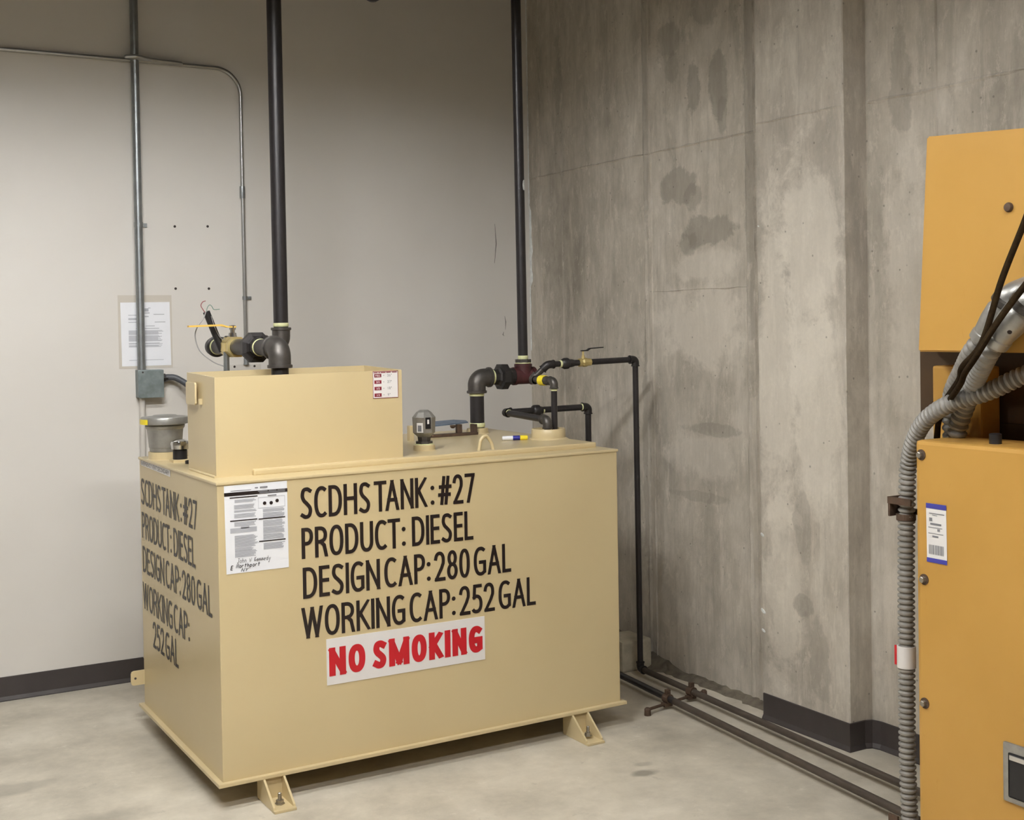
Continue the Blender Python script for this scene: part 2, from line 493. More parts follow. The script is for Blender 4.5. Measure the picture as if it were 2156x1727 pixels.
S_CURVE = bez([(.93, .94), (.62, 1.0), (.2, .96), (.06, .76), (.22, .60), (.55, .48), (.88, .34), (.95, .2), (.78, .04), (.4, 0.0), (.03, .07)], 18)
GLY = {
    'S': (.40, [S_CURVE]),
    'C': (.42, [arc(.62, .5, .62, .5, 62, 298, 26)]),
    'D': (.45, [[(0, 0), (0, 1)], [(0, 1), (.3, 1)] + arc(.3, .5, .7, .5, 90, -90, 18) + [(0, 0)]]),
    'H': (.46, [[(0, 0), (0, 1)], [(1, 0), (1, 1)], [(0, .53), (1, .53)]]),
    'T': (.44, [[(.0, 1), (1, 1)], [(.5, 0), (.5, 1)]]),
    'A': (.48, [[(0, -.02), (.5, 1.02)], [(.5, 1.02), (1, -.02)], [(.17, .33), (.83, .33)]]),
    'N': (.46, [[(0, 0), (0, 1)], [(0, 1.02), (1, -.02)], [(1, 0), (1, 1)]]),
    'K': (.42, [[(0, 0), (0, 1)], [(1, 1.02), (.08, .5)], [(.22, .58), (1.05, -.02)]]),
    'P': (.38, [[(0, 0), (0, 1)], [(0, 1), (.35, 1)] + arc(.35, .74, .65, .26, 90, -90, 14) + [(0, .48)]]),
    'R': (.42, [[(0, 0), (0, 1)], [(0, 1), (.3, 1)] + arc(.3, .75, .65, .25, 90, -90, 14) + [(0, .5)], [(.45, .5), (.8, .36), (1.0, -.02)]]),
    'O': (.47, [arc(.5, .5, .5, .5, 0, 360, 36)]),
    'U': (.45, [[(0, 1)] + arc(.5, .36, .5, .36, 180, 360, 18) + [(1, 1)]]),
    'I': (.105, [[(.5, 0), (.5, 1)]]),
    'E': (.34, [[(0, 0), (0, 1)], [(0, 1), (1, 1)], [(0, .53), (.92, .53)], [(0, 0), (1, 0)]]),
    'L': (.33, [[(0, 0), (0, 1)], [(0, 0), (1, 0)]]),
    'G': (.45, [arc(.58, .5, .58, .5, 62, 300, 26) + [(1, .08), (1, .46)], [(1, .46), (.55, .46)]]),
    'W': (.66, [[(0, 1.02), (.25, -.02)], [(.25, -.02), (.5, 1.0)], [(.5, 1.0), (.75, -.02)], [(.75, -.02), (1, 1.02)]]),
    'M': (.66, [[(0, 0), (0, 1)], [(0, 1.0), (.5, .05)], [(.5, .05), (1, 1.0)], [(1, 0), (1, 1)]]),
    'V': (.46, [[(0, 1.02), (.5, -.02)], [(.5, -.02), (1, 1.02)]]),
    'Y': (.44, [[(0, 1.02), (.5, .45)], [(.5, .45), (1, 1.02)], [(.5, 0), (.5, .47)]]),
    'F': (.34, [[(0, 0), (0, 1)], [(0, 1), (1, 1)], [(0, .53), (.9, .53)]]),
    '0': (.38, [arc(.5, .5, .5, .5, 0, 360, 36)]),
    '2': (.38, [arc(.45, .72, .5, .28, 165, -20, 14) + [(.7, .42), (.02, 0.0)], [(.02, 0), (1, 0)]]),
    '5': (.38, [[(.92, 1), (.18, 1), (.1, .56)], [(.1, .56)] + arc(.38, .30, .6, .30, 100, -120, 18) + [(.02, .05)]]),
    '7': (.38, [[(0, 1), (1, 1)], [(1, 1), (.28, 0)]]),
    '8': (.38, [arc(.5, .76, .42, .24, 0, 360, 24, 2.0), arc(.5, .26, .5, .26, 0, 360, 26, 2.0)]),
    '9': (.38, [arc(.5, .7, .46, .3, 0, 360, 24, 2.0), [(.96, .7), (.85, .3), (.5, 0)]]),
    '1': (.22, [[(0, .8), (.6, 1), (.6, 0)]]),
    '3': (.38, [arc(.4, .75, .5, .25, 150, -90, 14, 2.0), arc(.4, .26, .55, .26, 90, -150, 16, 2.0)]),
    '4': (.4, [[(.75, 0), (.75, 1)], [(.75, 1), (0, .3)], [(0, .3), (1, .3)]]),
    '6': (.38, [arc(.5, .3, .46, .3, 0, 360, 24, 2.0), [(.04, .3), (.2, .75), (.7, 1.0)]]),
    '#': (.50, [[(.2, .02), (.42, .98)], [(.6, .02), (.82, .98)], [(.08, .64), (1, .64)], [(0, .34), (.92, .34)]]),
    '/': (.3, [[(0, 0), (1, 1)]]),
    '=': (.3, [[(0, .35), (1, .35)], [(0, .62), (1, .62)]]),
    '"': (.2, [[(.2, .75), (.2, 1)], [(.8, .75), (.8, 1)]]),
}

def stroke(bm, pts, t, to3, clamp=None, ext=None):
    P = []
    for p in pts:
        q = Vector((p[0], p[1]))
        if not P or (q - P[-1]).length > 1e-6:
            P.append(q)
    if len(P) < 2:
        return
    closed = (P[0] - P[-1]).length < 1e-5
    if closed:
        P = P[:-1]
    else:
        e = t / 2 if ext is None else ext
        P[0] = P[0] + (P[0] - P[1]).normalized() * e
        P[-1] = P[-1] + (P[-1] - P[-2]).normalized() * e
    n = len(P)
    L, Rr = [], []
    for i in range(n):
        if closed:
            a, b = P[i - 1], P[(i + 1) % n]
        else:
            a, b = P[max(i - 1, 0)], P[min(i + 1, n - 1)]
        d1 = (P[i] - a).normalized() if (P[i] - a).length > 1e-9 else (b - P[i]).normalized()
        d2 = (b - P[i]).normalized() if (b - P[i]).length > 1e-9 else d1
        n1 = Vector((-d1.y, d1.x)); n2 = Vector((-d2.y, d2.x))
        mm = (n1 + n2)
        mm = mm.normalized() if mm.length > 1e-6 else n1
        k = t / 2 / max(0.45, mm.dot(n1))
        for lst, s in ((L, 1), (Rr, -1)):
            q = P[i] + mm * k * s
            if clamp:
                q.y = min(max(q.y, clamp[0]), clamp[1])
            lst.append(bm.verts.new(to3(q.x, q.y)))
    rng = range(n) if closed else range(n - 1)
    for i in rng:
        j = (i + 1) % n
        try:
            bm.faces.new((L[i], L[j], Rr[j], Rr[i]))
        except ValueError:
            pass

KERN = {'TA': -.10, 'S ': -.02, 'CT': -.03, 'L ': -.04}
def text_width(s, gap, space, bold=0.0):
    w = 0
    for ch in s:
        if ch == ' ':
            w += space
        elif ch == ':':
            w += .13 + gap
        else:
            w += GLY[ch][0] + bold + gap
    for a, b in zip(s, s[1:]):
        w += KERN.get(a + b, 0)
    return w - gap

def text(bm, s, h, width, t, to3_, gap=.055, space=.085, bold=0.0, nv=(0, -1, 0)):
    """lettering of cap height h, fitted to the given width; to3 maps (x along the line, y up) to space"""
    k = width / (text_width(s, gap, space, bold) * h)
    x = 0.0
    layer = [0]
    nv = Vector(nv)
    def to3(a, b):
        return to3_(a, b) + nv * (layer[0] * .00012)      # overlapping strokes lie a hair apart
    for ci, ch in enumerate(s):
        nxt = s[ci + 1] if ci + 1 < len(s) else ''
        if ch == ' ':
            x += space * h * k
            continue
        if ch == ':':
            for cy in (.13, .62):
                c = (x + .065 * h * k, cy * h)
                ring = [bm.verts.new(to3(c[0] + math.cos(a * pi / 6) * t * .62, c[1] + math.sin(a * pi / 6) * t * .62)) for a in range(12)]
                bm.faces.new(ring)
            x += (.13 + gap) * h * k
            continue
        w0, strokes = GLY[ch]
        w = (w0 + bold) * h * k
        if ch == 'I':
            w = max(w, t)
        for li, st in enumerate(strokes):
            layer[0] = li
            pts = [(x + t / 2 + px * (w - t), t / 2 + py * (h - t)) for px, py in st]
            stroke(bm, pts, t, to3, (0, h))
        x += (w0 + bold + gap) * h * k
        if nxt and ch + nxt in KERN:
            x += KERN[ch + nxt] * h * k

# ------------------------------------------------------------------ the room
XW, YW, ZC = -6.6, -9.0, 3.75
def slab(name, a, label):
    bm = NB(); box(bm, *a)
    return bake(name, bm, M[label[0]], None, False, 'structure', label[1])
floor = slab('floor', (XW - .2, .2, YW - .2, .2, -.2, 0), ('floor', 'grey mottled concrete floor'))
slab('ceiling', (XW - .2, .2, YW - .2, .2, ZC, ZC + .2), ('ceiling', 'dim painted ceiling above the room'))
wall_back = slab('wall_back', (XW, 0, 0, .2, 0, ZC), ('drywall', 'off-white painted wall behind the tank'))
slab('wall_left', (XW - .2, XW, YW, .2, 0, ZC), ('concrete', 'bare concrete side wall'))
slab('wall_front', (XW - .2, .2, YW - .2, YW, 0, ZC), ('concrete', 'bare concrete wall behind the viewer'))
wall_right = slab('wall_right', (0, .2, YW, .2, 0, ZC), ('concrete', 'bare cast concrete wall with form marks'))

PX, PY0, PY1 = -.11, -2.339, -1.878
bm = NB()
# pilaster with slightly ragged front arrises
n = 60
ring_a, ring_b = [], []
for k in range(n + 1):
    z = ZC * k / n
    j = lambda: R.uniform(-.003, .003)
    ring_a.append([bm.verts.new(p) for p in ((.01, PY0, z), (PX + .004, PY0 + j() * .3, z), (PX, PY0 + .005 + j(), z), (PX, PY1 - .005 + j(), z), (PX + .004, PY1, z), (.01, PY1, z))])
for p, q in zip(ring_a, ring_a[1:]):
    for k in range(6):
        bm.faces.new((p[k], p[(k + 1) % 6], q[(k + 1) % 6], q[k]))
bm.faces.new(ring_a[0]); bm.faces.new(ring_a[-1])
bake('pilaster', bm, M['pilaster_lit'], wall_right, False, None, 'shallow concrete pilaster standing proud of the wall')

def seam(yc, zc, ly, lz, proud=.008, x=0.0, mat='concrete'):
    """a thin ridge left by a formwork joint"""
    bm = NB()
    if lz > ly:
        N = max(4, int(lz / .06)); rows = []
        for k in range(N + 1):
            z = zc - lz / 2 + lz * k / N
            w = ly / 2 * R.uniform(.5, 1.2); y = yc + R.uniform(-.0015, .0015)
            pr = proud * R.uniform(.4, 1.1)
            rows.append([bm.verts.new(p) for p in ((x + .001, y - w, z), (x - pr, y, z), (x + .001, y + w, z))])
    else:
        N = max(4, int(ly / .06)); rows = []
        for k in range(N + 1):
            y = yc - ly / 2 + ly * k / N
            w = lz / 2 * R.uniform(.5, 1.2); z = zc + R.uniform(-.002, .002)
            pr = proud * R.uniform(.4, 1.1)
            rows.append([bm.verts.new(p) for p in ((x + .001, y, z - w), (x - pr, y, z), (x + .001, y, z + w))])
    for p, q in zip(rows, rows[1:]):
        for k in range(2):
            bm.faces.new((p[k], p[k + 1], q[k + 1], q[k]))
    bake('form_seam', bm, M[mat], wall_right)
for yc, z0, z1, w in [(-.321, 0, ZC, .016), (-1.013, 0, ZC, .030), (-1.06, 0, ZC, .012), (-1.70, 0, ZC, .030), (-1.745, 0, ZC, .014), (-.12, 0, ZC, .008)]:
    seam(yc, (z0 + z1) / 2, w, z1 - z0)
seam(-2.66, ZC / 2, .012, ZC)
seam(-.95, 2.286, 1.85, .014, .006)
seam(-1.37, 1.672, .66, .012, .004)
seam((PY0 + PY1) / 2, 2.286, .45, .012, .004, PX, 'pilaster_lit')
seam(-3.9, 2.30, 3.1, .022, .005)

for cz, cw in [(.715, .012), (.42, .016), (.345, .012), (1.9, .006)]:
    def flake(bm):
        lathe(bm, (PX - .0005, PY1 - .012, cz), (-1, 0, 0), [(-.002, cw), (.002, cw * .7), (.0025, 0)], 7)
        for v in bm.verts:
            v.co.z = cz + (v.co.z - cz) * .6 + (v.co.y - PY1) * .4
    part('plaster_flake', M['plaster'], wall_right, flake)

# torn plaster along the room corner
def ragged(bm):
    rows = []
    z = 1.40
    while z < 3.6:
        w = .004 + (.016 if 1.75 < z < 2.13 else 0.0) * R.uniform(.6, 1.2) + R.uniform(0, .003)
        rows.append([bm.verts.new(p) for p in ((-.001, 0, z), (-.004, -w * .4, z), (-.003, -w, z), (.0005, -w * 1.25, z))])
        z += .03
    for p, q in zip(rows, rows[1:]):
        for k in range(3):
            bm.faces.new((p[k], p[k + 1], q[k + 1], q[k]))
part('torn_plaster_edge', M['plaster'], wall_back, ragged, label='ragged white plaster edge at the corner')

# old screw holes, scuffs and a blank plate on the painted wall
for (x, z) in [(-1.835, 1.995), (-1.687, 1.999), (-1.837, 1.719), (-1.687, 1.719)]:
    part('screw_hole', M['hole'], wall_back, lambda bm: lathe(bm, (x, .002, z), (0, -1, 0), [(0, .0062), (.0028, .0058), (.0029, 0)], 10))
def scuff(pts):
    part('scuff_mark', M['hole'], wall_back, lambda bm: sweep(bm, pts, lambda i: .0016 if 0 < i < len(pts) - 1 else .0005, 6))
from_px = [[(-.155, -.0002, 1.58), (-.150, -.0004, 1.55), (-.153, -.0002, 1.51)], [(-.162, -.0002, 1.50), (-.168, -.0004, 1.485), (-.160, -.0002, 1.478)],
           [(-.205, -.0002, 2.05), (-.198, -.0003, 1.95), (-.21, -.0002, 1.85)]]
for p in from_px:
    scuff(p)

# rubber baseboards
def base_strip(path, h=.1, t=.004, toe=.012):
    """path of (x,y) points, room on the left of the direction of travel"""
    bm = NB()
    rows = []
    for i, p in enumerate(path):
        p = Vector(p)
        a = Vector(path[max(i - 1, 0)]); b = Vector(path[min(i + 1, len(path) - 1)])
        d1 = (p - a).normalized() if i else (b - p).normalized()
        d2 = (b - p).normalized() if i < len(path) - 1 else d1
        n1 = Vector((-d1.y, d1.x)); n2 = Vector((-d2.y, d2.x))
        nn = (n1 + n2).normalized(); k = 1 / max(.5, nn.dot(n1))
        row = []
        for off, z in ((0, h), (t, h - .002), (t, .018), (toe, .004), (toe, 0), (0, 0)):
            q = p + nn * off * k
            row.append(bm.verts.new((q.x, q.y, z)))
        rows.append(row)
    for p, q in zip(rows, rows[1:]):
        for k in range(6):
            bm.faces.new((p[k], p[(k + 1) % 6], q[(k + 1) % 6], q[k]))
    bm.faces.new(rows[0]); bm.faces.new(rows[-1][::-1])
    return bm
bake('baseboard_back', base_strip([(-.05, -.0005), (XW, -.0005)]), M['rubber'], None, False, 'structure', 'dark brown rubber baseboard along the white wall')
rp = [(-.0005, -5.2), (-.0005, PY0 - .045), (-.012, PY0 - .012), (-.04, PY0 - .0005), (PX - .0005, PY0 - .0005), (PX - .0005, PY1 - .01)]
bake('baseboard_right', base_strip(rp), M['rubber'], None, False, 'structure', 'dark rubber baseboard wrapping the concrete pilaster')

# rough grout along the foot of the concrete wall
def crust(bm):
    rows = []
    y = -.55
    while y > -1.87:
        w = .035 + .03 * R.random() + (.03 if y > -1.15 else 0)
        h = .012 + .014 * R.random() + (.05 * max(0, (y + 1.25) / .3) if y > -1.25 else 0)
        rows.append([bm.verts.new(p) for p in ((.002, y, h), (-.012 - .01 * R.random(), y, h * .75), (-w * .6, y, h * .3 + .003 * R.random()), (-w, y, 0))])
        y -= .028
    for p, q in zip(rows, rows[1:]):
        for k in range(3):
            bm.faces.new((p[k], p[k + 1], q[k + 1], q[k]))
part('grout_fillet', M['crust'], wall_right, crust, label='crumbling grout at the foot of the concrete wall')

# ------------------------------------------------------------------ the fuel tank
TX0, TX1, TY0, TY1, TZ0, TZ1 = -2.172, -.632, -1.672, -.668, .0855, 1.043
TILT = .0065
def tilt(bm, floor_clamp=False):
    for v in bm.verts:
        if floor_clamp and v.co.z < .02:
            continue
        v.co.z += TILT * (v.co.x - TX0)
def top_z(x):
    return TZ1 + .024 + TILT * (x - TX0)

tank = thing('fuel_tank', (-1.4, -1.17, 0), 'large cream rectangular diesel tank standing on small bolted feet', 'tank')
def tpart(name, mat, fn, parent=tank, smooth=False, label=None, clampf=False):
    bm = NB(); fn(bm); tilt(bm, clampf)
    return bake(name, bm, mat, parent, smooth, None, label)
tpart('tank_body', M['tank'], lambda bm: box(bm, TX0, TX1, TY0, TY1, TZ0, TZ1, .004))
tpart('top_rim', M['tank'], lambda bm: box(bm, TX0 - .004, TX1 + .004, TY0 - .004, TY1 + .004, TZ1 - .006, TZ1 + .004, .003))
tpart('top_plate', M['tank'], lambda bm: box(bm, -2.015, TX1 - .022, TY0 + .105, TY1 - .022, TZ1 + .002, TZ1 + .024, .006))
tpart('base_flange', M['tank'], lambda bm: box(bm, TX0 - .018, TX1 + .018, TY0 - .018, TY1 + .018, TZ0 - .008, TZ0 + .004, .002))
# feet: floor plate with two sloping cheeks and an anchor bolt
for fx, w in [(-2.045, .074), (-.862, .074)]:
    for s in (-1, 1):
        yb = TY0 - .004 if s < 0 else TY1 + .004
        yt = yb + s * .118
        def foot(bm):
            lo, hi = min(yb - s * .05, yt), max(yb - s * .05, yt)
            box(bm, fx, fx + w, lo, hi, 0, .009, .002)
            box(bm, fx + .004, fx + w - .004, min(yb, yb - s * .008), max(yb, yb - s * .008), .008, TZ0 - .006)
            for gx in (fx, fx + w - .007):
                prism(bm, [(gx, yb - s * .05, .008), (gx, yt - s * .012, .008), (gx, yt - s * .014, .016), (gx, yb + s * .012, TZ0 - .007), (gx, yb - s * .05, TZ0 - .007)], (.007, 0, 0))
        f = tpart('foot', M['tank'], foot, clampf=True)
        def bolt(bm):
            c = (fx + w / 2, yb + s * .062, .009)
            lathe(bm, c, (0, 0, 1), [(0, .016), (.003, .016), (.003, .0125), (.013, .0125), (.013, .006), (.034, .006), (.036, .004)], 6)
        tpart('anchor_bolt', M['steel'], bolt, f, label='bright zinc anchor bolt')
# lug at the back left corner
def lug(bm):
    y = TY1 - .012
    pts = [(TX0, y, .168)] + [(TX0 - .042 + .010 * math.cos(a), y, .178 + .010 * math.sin(a)) for a in (-pi / 2, -2.36, -pi)] + \
          [(TX0 - .042 + .010 * math.cos(a), y, .213 + .010 * math.sin(a)) for a in (pi, 2.36, pi / 2)] + [(TX0, y, .223)]
    prism(bm, pts, (0, .008, 0))
l = tpart('grounding_lug', M['tank'], lug)
tpart('lug_hole', M['hole'], lambda bm: lathe(bm, (TX0 - .036, TY1 - .0125, .195), (0, -1, 0), [(0, .0045), (.001, .0045), (.0011, 0)], 10), l)
# lifting eyes: bent rods welded to the top plate
def eye(x, y, s=1.0):
    pts = smooth_path([(x - .028 * s, y, TZ1 + .022), (x - .020 * s, y, TZ1 + .06), (x, y, TZ1 + .075), (x + .016 * s, y, TZ1 + .062), (x + .026 * s, y, TZ1 + .044), (x + .030 * s, y - .004, TZ1 + .022)], 6)
    tpart('lifting_eye', M['tank'], lambda bm: sweep(bm, pts, .0065, 10), smooth=True)
eye(-1.12, -1.53)
eye(-1.12, -.73)
tpart('stop_lug', M['tank'], lambda bm: box(bm, -1.185, -1.165, -1.02, -.99, TZ1 + .02, TZ1 + .085, .005))

# painted lettering on the two faces
YF = TY0 - .0012
def front3(x0, z0, dx=1.0, dz=0.0):
    return lambda a, b: Vector((x0 + a * dx, YF, z0 + a * dz + b))
bmF = []
for s, x0, x1, zb, h in [('SCDHS TANK : #27', -1.896, -1.245, .905, .104), ('PRODUCT:  DIESEL', -1.894, -1.254, .774, .102),
                         ('DESIGN CAP: 280 GAL', -1.892, -1.102, .642, .103), ('WORKING CAP: 252 GAL', -1.899, -1.001, .510, .103)]:
    bm = NB()
    text(bm, s, h, x1 - x0, .0124, front3(x0, zb, 1, .003))
    bake('lettering', bm, M['ink'], tank, False, None, 'black lettering ' + s.replace(' :', ':').replace('  ', ' '))
XF = TX0 - .0012
def side3(y0, z0, dz=0.0):
    return lambda a, b: Vector((XF, y0 - a, z0 + a * dz + b))
for s, y0, y1, zb, h in [('SCDHS TANK : #27', -.688, -1.444, .868, .100), ('PRODUCT:  DIESEL', -.691, -1.414, .738, .100),
                         ('DESIGN CAP: 280 GAL', -.692, -1.595, .607, .100), ('WORKING CAP:', -.684, -1.326, .466, .101), ('252 GAL', -.825, -1.176, .343, .099)]:
    bm = NB()
    text(bm, s, h, y0 - y1, .0120, side3(y0, zb, -.007), nv=(-1, 0, 0))
    bake('lettering', bm, M['ink'], tank, False, None, 'black lettering ' + s.replace(' :', ':').replace('  ', ' ') + ' on the end face')

# NO SMOKING sign
ns = part('no_smoking_sign', M['sign_white'], tank, lambda bm: box(bm, -1.814, -1.215, YF - .0008, TY0 + .001, .344, .498), label='white sign reading NO SMOKING in red')
bm = NB()
YS = YF - .0016
to3 = lambda a, b: Vector((-1.806 + a, YS, .373 + b))
text(bm, 'NO', .095, .130, .0225, to3, gap=.09, bold=.10)
to3 = lambda a, b: Vector((-1.806 + .158 + a, YS, .373 + b))
text(bm, 'SMOKING', .095, .423, .0225, to3, gap=.09, bold=.10)
bake('sign_lettering', bm, M['red'], ns)

# notice sheet on the front
nx0, nx1, nz0, nz1 = -2.150, -1.939, .752, 1.036
notice = part('notice_sheet', M['paper'], tank, lambda bm: quad(bm, [(nx0 + .003, YF, nz0), (nx1, YF, nz0 + .001), (nx1 - .001, YF, nz1), (nx0, YF, nz1 - .002)]), label='white printed notice sheet with handwriting at the bottom')
def npt(u, v, e=.0008):
    return Vector((nx0 + u * (nx1 - nx0), YF - e, nz1 - v * (nz1 - nz0)))
def bars(bm, lst, e=.0008):
    for u0, u1, v0, v1 in lst:
        quad(bm, [npt(u0, v1, e), npt(u1, v1, e), npt(u1, v0, e), npt(u0, v0, e)])
for a in [(0, 1, .085, .125), (.085, .52, .14, .152), (.085, .51, .40, .413), (.53, .955, .405, .418), (.53, .955, .66, .673)]:
    part('black_bar', M['ink'], notice, lambda bm: bars(bm, [a]))
for a in [(.60, .66, .215, .255), (.70, .77, .225, .25), (.80, .86, .205, .23)]:
    part('pictogram', M['ink'], notice, lambda bm: lathe(bm, npt((a[0] + a[1]) / 2, (a[2] + a[3]) / 2, 0), (0, -1, 0), [(.0008, .0062), (.0012, .005), (.0013, 0)], 7, R.random()))
def greys(bm):
    rows = []
    for (u0, u1, v0, v1) in [(.16, .5, .17, .20), (.15, .51, .23, .27), (.15, .51, .29, .31), (.15, .5, .33, .38), (.15, .5, .425, .47), (.15, .51, .575, .70),
                             (.15, .45, .715, .74), (.15, .51, .75, .82), (.6, .95, .30, .33), (.6, .95, .345, .40), (.6, .95, .43, .50), (.6, .95, .51, .58), (.6, .95, .59, .65), (.6, .95, .69, .755)]:
        v = v0
        while v < v1:
            rows.append((u0, u1 - R.uniform(0, .06), v, v + .0085))
            v += .0125
    bars(bm, rows)
part('print_lines', M['print_light'], notice, greys, kind='stuff')
part('print_panel', M['print_light'], notice, lambda bm: bars(bm, [(.085, .5, .49, .545), (.53, .955, .165, .17), (.53, .955, .285, .29), (.53, .535, .165, .29), (.95, .955, .165, .29), (.25, .38, .475, .5)], .0006), kind='stuff')
part('print_title', M['print'], notice, lambda bm: bars(bm, [(.53, .68, .088, .1), (.7, .82, .088, .1), (.84, .96, .088, .1), (.55, .96, .106, .118), (.68, .82, .145, .158), (.48, .53, .045, .058), (.56, .68, .043, .06), (.1, .42, .065, .071), (.45, .6, .868, .874)], .0012), kind='stuff')
# handwriting
def hand(bm, word, u, v, h, w, t, slant=.25):
    k = 0
    for ch in word:
        if ch != ' ':
            for st in HW[ch]:
                pts = [(u + (k + px * .8 + py * slant) * w, v - py * h) for px, py in st]
                P3 = [npt(a, b, .0014) for a, b in pts]
                stroke(bm, [(p.x, p.z) for p in P3], t, lambda a, b: Vector((a, YF - .0014, b)), None, 0)
        k += 1 if ch not in 'il' else .6
HW = {'J': [[(.2, 1), (1, 1)], [(.7, 1), (.6, .1), (.3, -.1), (0, .15)]], 'o': [arc(.5, .3, .4, .3, 0, 360, 12, 2)], 'h': [[(.1, 0), (.1, 1)], [(.1, .4), (.5, .6), (.8, .4), (.8, 0)]],
      'n': [[(.1, 0), (.1, .6)], [(.1, .4), (.5, .6), (.8, .4), (.8, 0)]], 'W': [[(0, .8), (.2, 0), (.45, .5), (.7, 0), (1, .9)]], 'K': [[(.1, 0), (.1, 1)], [(.8, 1), (.1, .45), (.9, 0)]],
      'e': [[(.1, .3), (.8, .35), (.6, .6), (.2, .5), (.1, .2), (.4, 0), (.8, .1)]], 'd': [arc(.4, .3, .35, .3, 0, 360, 10, 2), [(.8, 1), (.8, 0)]], 'y': [[(.1, .6), (.4, .1)], [(.9, .6), (.3, -.5), (0, -.4)]],
      'E': [[(.8, 1), (.1, 1), (.1, 0), (.8, 0)], [(.1, .5), (.7, .5)]], 'N': [[(0, 0), (.1, 1), (.8, 0), (.9, 1)]], 'r': [[(.1, 0), (.1, .6)], [(.1, .4), (.5, .6), (.8, .5)]],
      't': [[(.4, 1), (.4, 0)], [(0, .65), (.9, .65)]], 'p': [[(.1, .6), (.1, -.4)], arc(.45, .3, .35, .3, 0, 360, 10, 2)], 'Y': [[(0, 1), (.4, .5), (.9, 1)], [(.4, .5), (.3, 0)]]}
def handwriting(bm):
    hand(bm, 'John W Kennedy', .18, .885, .05, .038, .0011)
    hand(bm, 'E', .075, .955, .045, .05, .0022)
    hand(bm, 'Northport', .165, .94, .045, .042, .0018)
    hand(bm, 'NY', .24, .985, .035, .06, .0016)
part('handwriting', M['ink'], notice, handwriting, label='black handwritten address')

# strip label on the end face
sl = part('label_strip', M['sign_white'], tank, lambda bm: quad(bm, [(XF, -.693, 1.018), (XF, -1.12, 1.012), (XF, -1.12, 1.036), (XF, -.693, 1.040)]), label='narrow white label reading EMERGENCY VENT SECONDARY')
bm = NB()
text(bm, 'EMERGENCY VENT SECONDARY', .015, .40, .0022, lambda a, b: Vector((XF - .0008, -.703 - a, 1.0215 - a * .012 + b)), gap=.14, space=.2, nv=(-1, 0, 0))
bake('label_lettering', bm, M['ink'], sl)

# open-topped spill box welded on the tank top
BX0, BX1, BY0, BY1, BZ0, BZ1 = -2.135, -1.462, -1.545, -1.222, TZ1, 1.382
def spill(bm):
    T = .006
    o = [(BX0, BY0), (BX1, BY0), (BX1, BY1), (BX0, BY1)]
    i = [(BX0 + T, BY0 + T), (BX1 - T, BY0 + T), (BX1 - T, BY1 - T), (BX0 + T, BY1 - T)]
    vo = [[bm.verts.new((x, y, z)) for x, y in o] for z in (BZ0, BZ1)]
    vi = [[bm.verts.new((x, y, z)) for x, y in i] for z in (BZ1, BZ0 + .02)]
    for p, q in ((vo[0], vo[1]), (vo[1], vi[0]), (vi[0], vi[1])):
        for k in range(4):
            bm.faces.new((p[k], p[(k + 1) % 4], q[(k + 1) % 4], q[k]))
    for q in vo[1] + vi[0]:
        q.co.z += -.006 if q.co.y < (BY0 + BY1) / 2 else .003      # the box leans a little
    bm.faces.new(vi[1]); bm.faces.new(vo[0])
sb = tpart('spill_box', M['tank'], spill, label='open-topped cream spill box on the tank')
def tab_left(bm):
    x = BX0 - .016
    prism(bm, [(x, -1.372, BZ1 - .098), (x, -1.366, BZ1 - .104), (x, -1.268, BZ1 - .104), (x, -1.262, BZ1 - .098), (x, -1.262, BZ1 - .034), (x, -1.268, BZ1 - .028), (x, -1.366, BZ1 - .028), (x, -1.372, BZ1 - .034)], (.006, 0, 0))
    box(bm, x + .005, BX0 + .001, -1.33, -1.30, BZ1 - .09, BZ1 - .04)
    box(bm, BX0 - .010, BX0 + .001, -1.402, -1.388, BZ1 - .102, BZ1 - .082, .002)
def tab_right(bm):
    box(bm, BX1 - .001, BX1 + .026, -1.392, -1.386, BZ1 - .10, BZ1 - .022, .002)
    box(bm, BX1 - .001, BX1 + .012, -1.40, -1.392, BZ1 - .075, BZ1 - .06)
tb = tpart('lock_tab', M['tank'], tab_left, sb)
tpart('lock_tab', M['tank'], tab_right, sb)
# weld bead at the left foot of the box
tpart('weld_bead', M['tank'], lambda bm: sweep(bm, [(BX0 - .004, BY0 - .004 + k * .03, TZ1 + .007) for k in range(11)], lambda i: .004 + .001 * (i % 2), 8), sb)
# level sticker on the box
SY = BY0 - .0012
def sq(bm, a, b, c, d, e=0.0):
    quad(bm, [(a, SY - e, c), (b, SY - e, c), (b, SY - e, d), (a, SY - e, d)])
st = tpart('level_sticker', M['sign_white'], lambda bm: sq(bm, -1.574, -1.477, 1.279, 1.374), tank, label='square white sticker listing tank levels in red boxes')
tpart('sticker_border', M['maroon'], lambda bm: [sq(bm, -1.574, -1.477, 1.372, 1.374, .0006), sq(bm, -1.574, -1.477, 1.279, 1.2805, .0006), sq(bm, -1.574, -1.5725, 1.279, 1.374, .0006), sq(bm, -1.4785, -1.477, 1.279, 1.374, .0006),
                                                 sq(bm, -1.570, -1.555, 1.3675, 1.3705, .0006), sq(bm, -1.552, -1.546, 1.3675, 1.3705, .0006), sq(bm, -1.543, -1.525, 1.3675, 1.3705, .0006), sq(bm, -1.522, -1.505, 1.3675, 1.3705, .0006), sq(bm, -1.5, -1.482, 1.3675, 1.3705, .0006)], st)
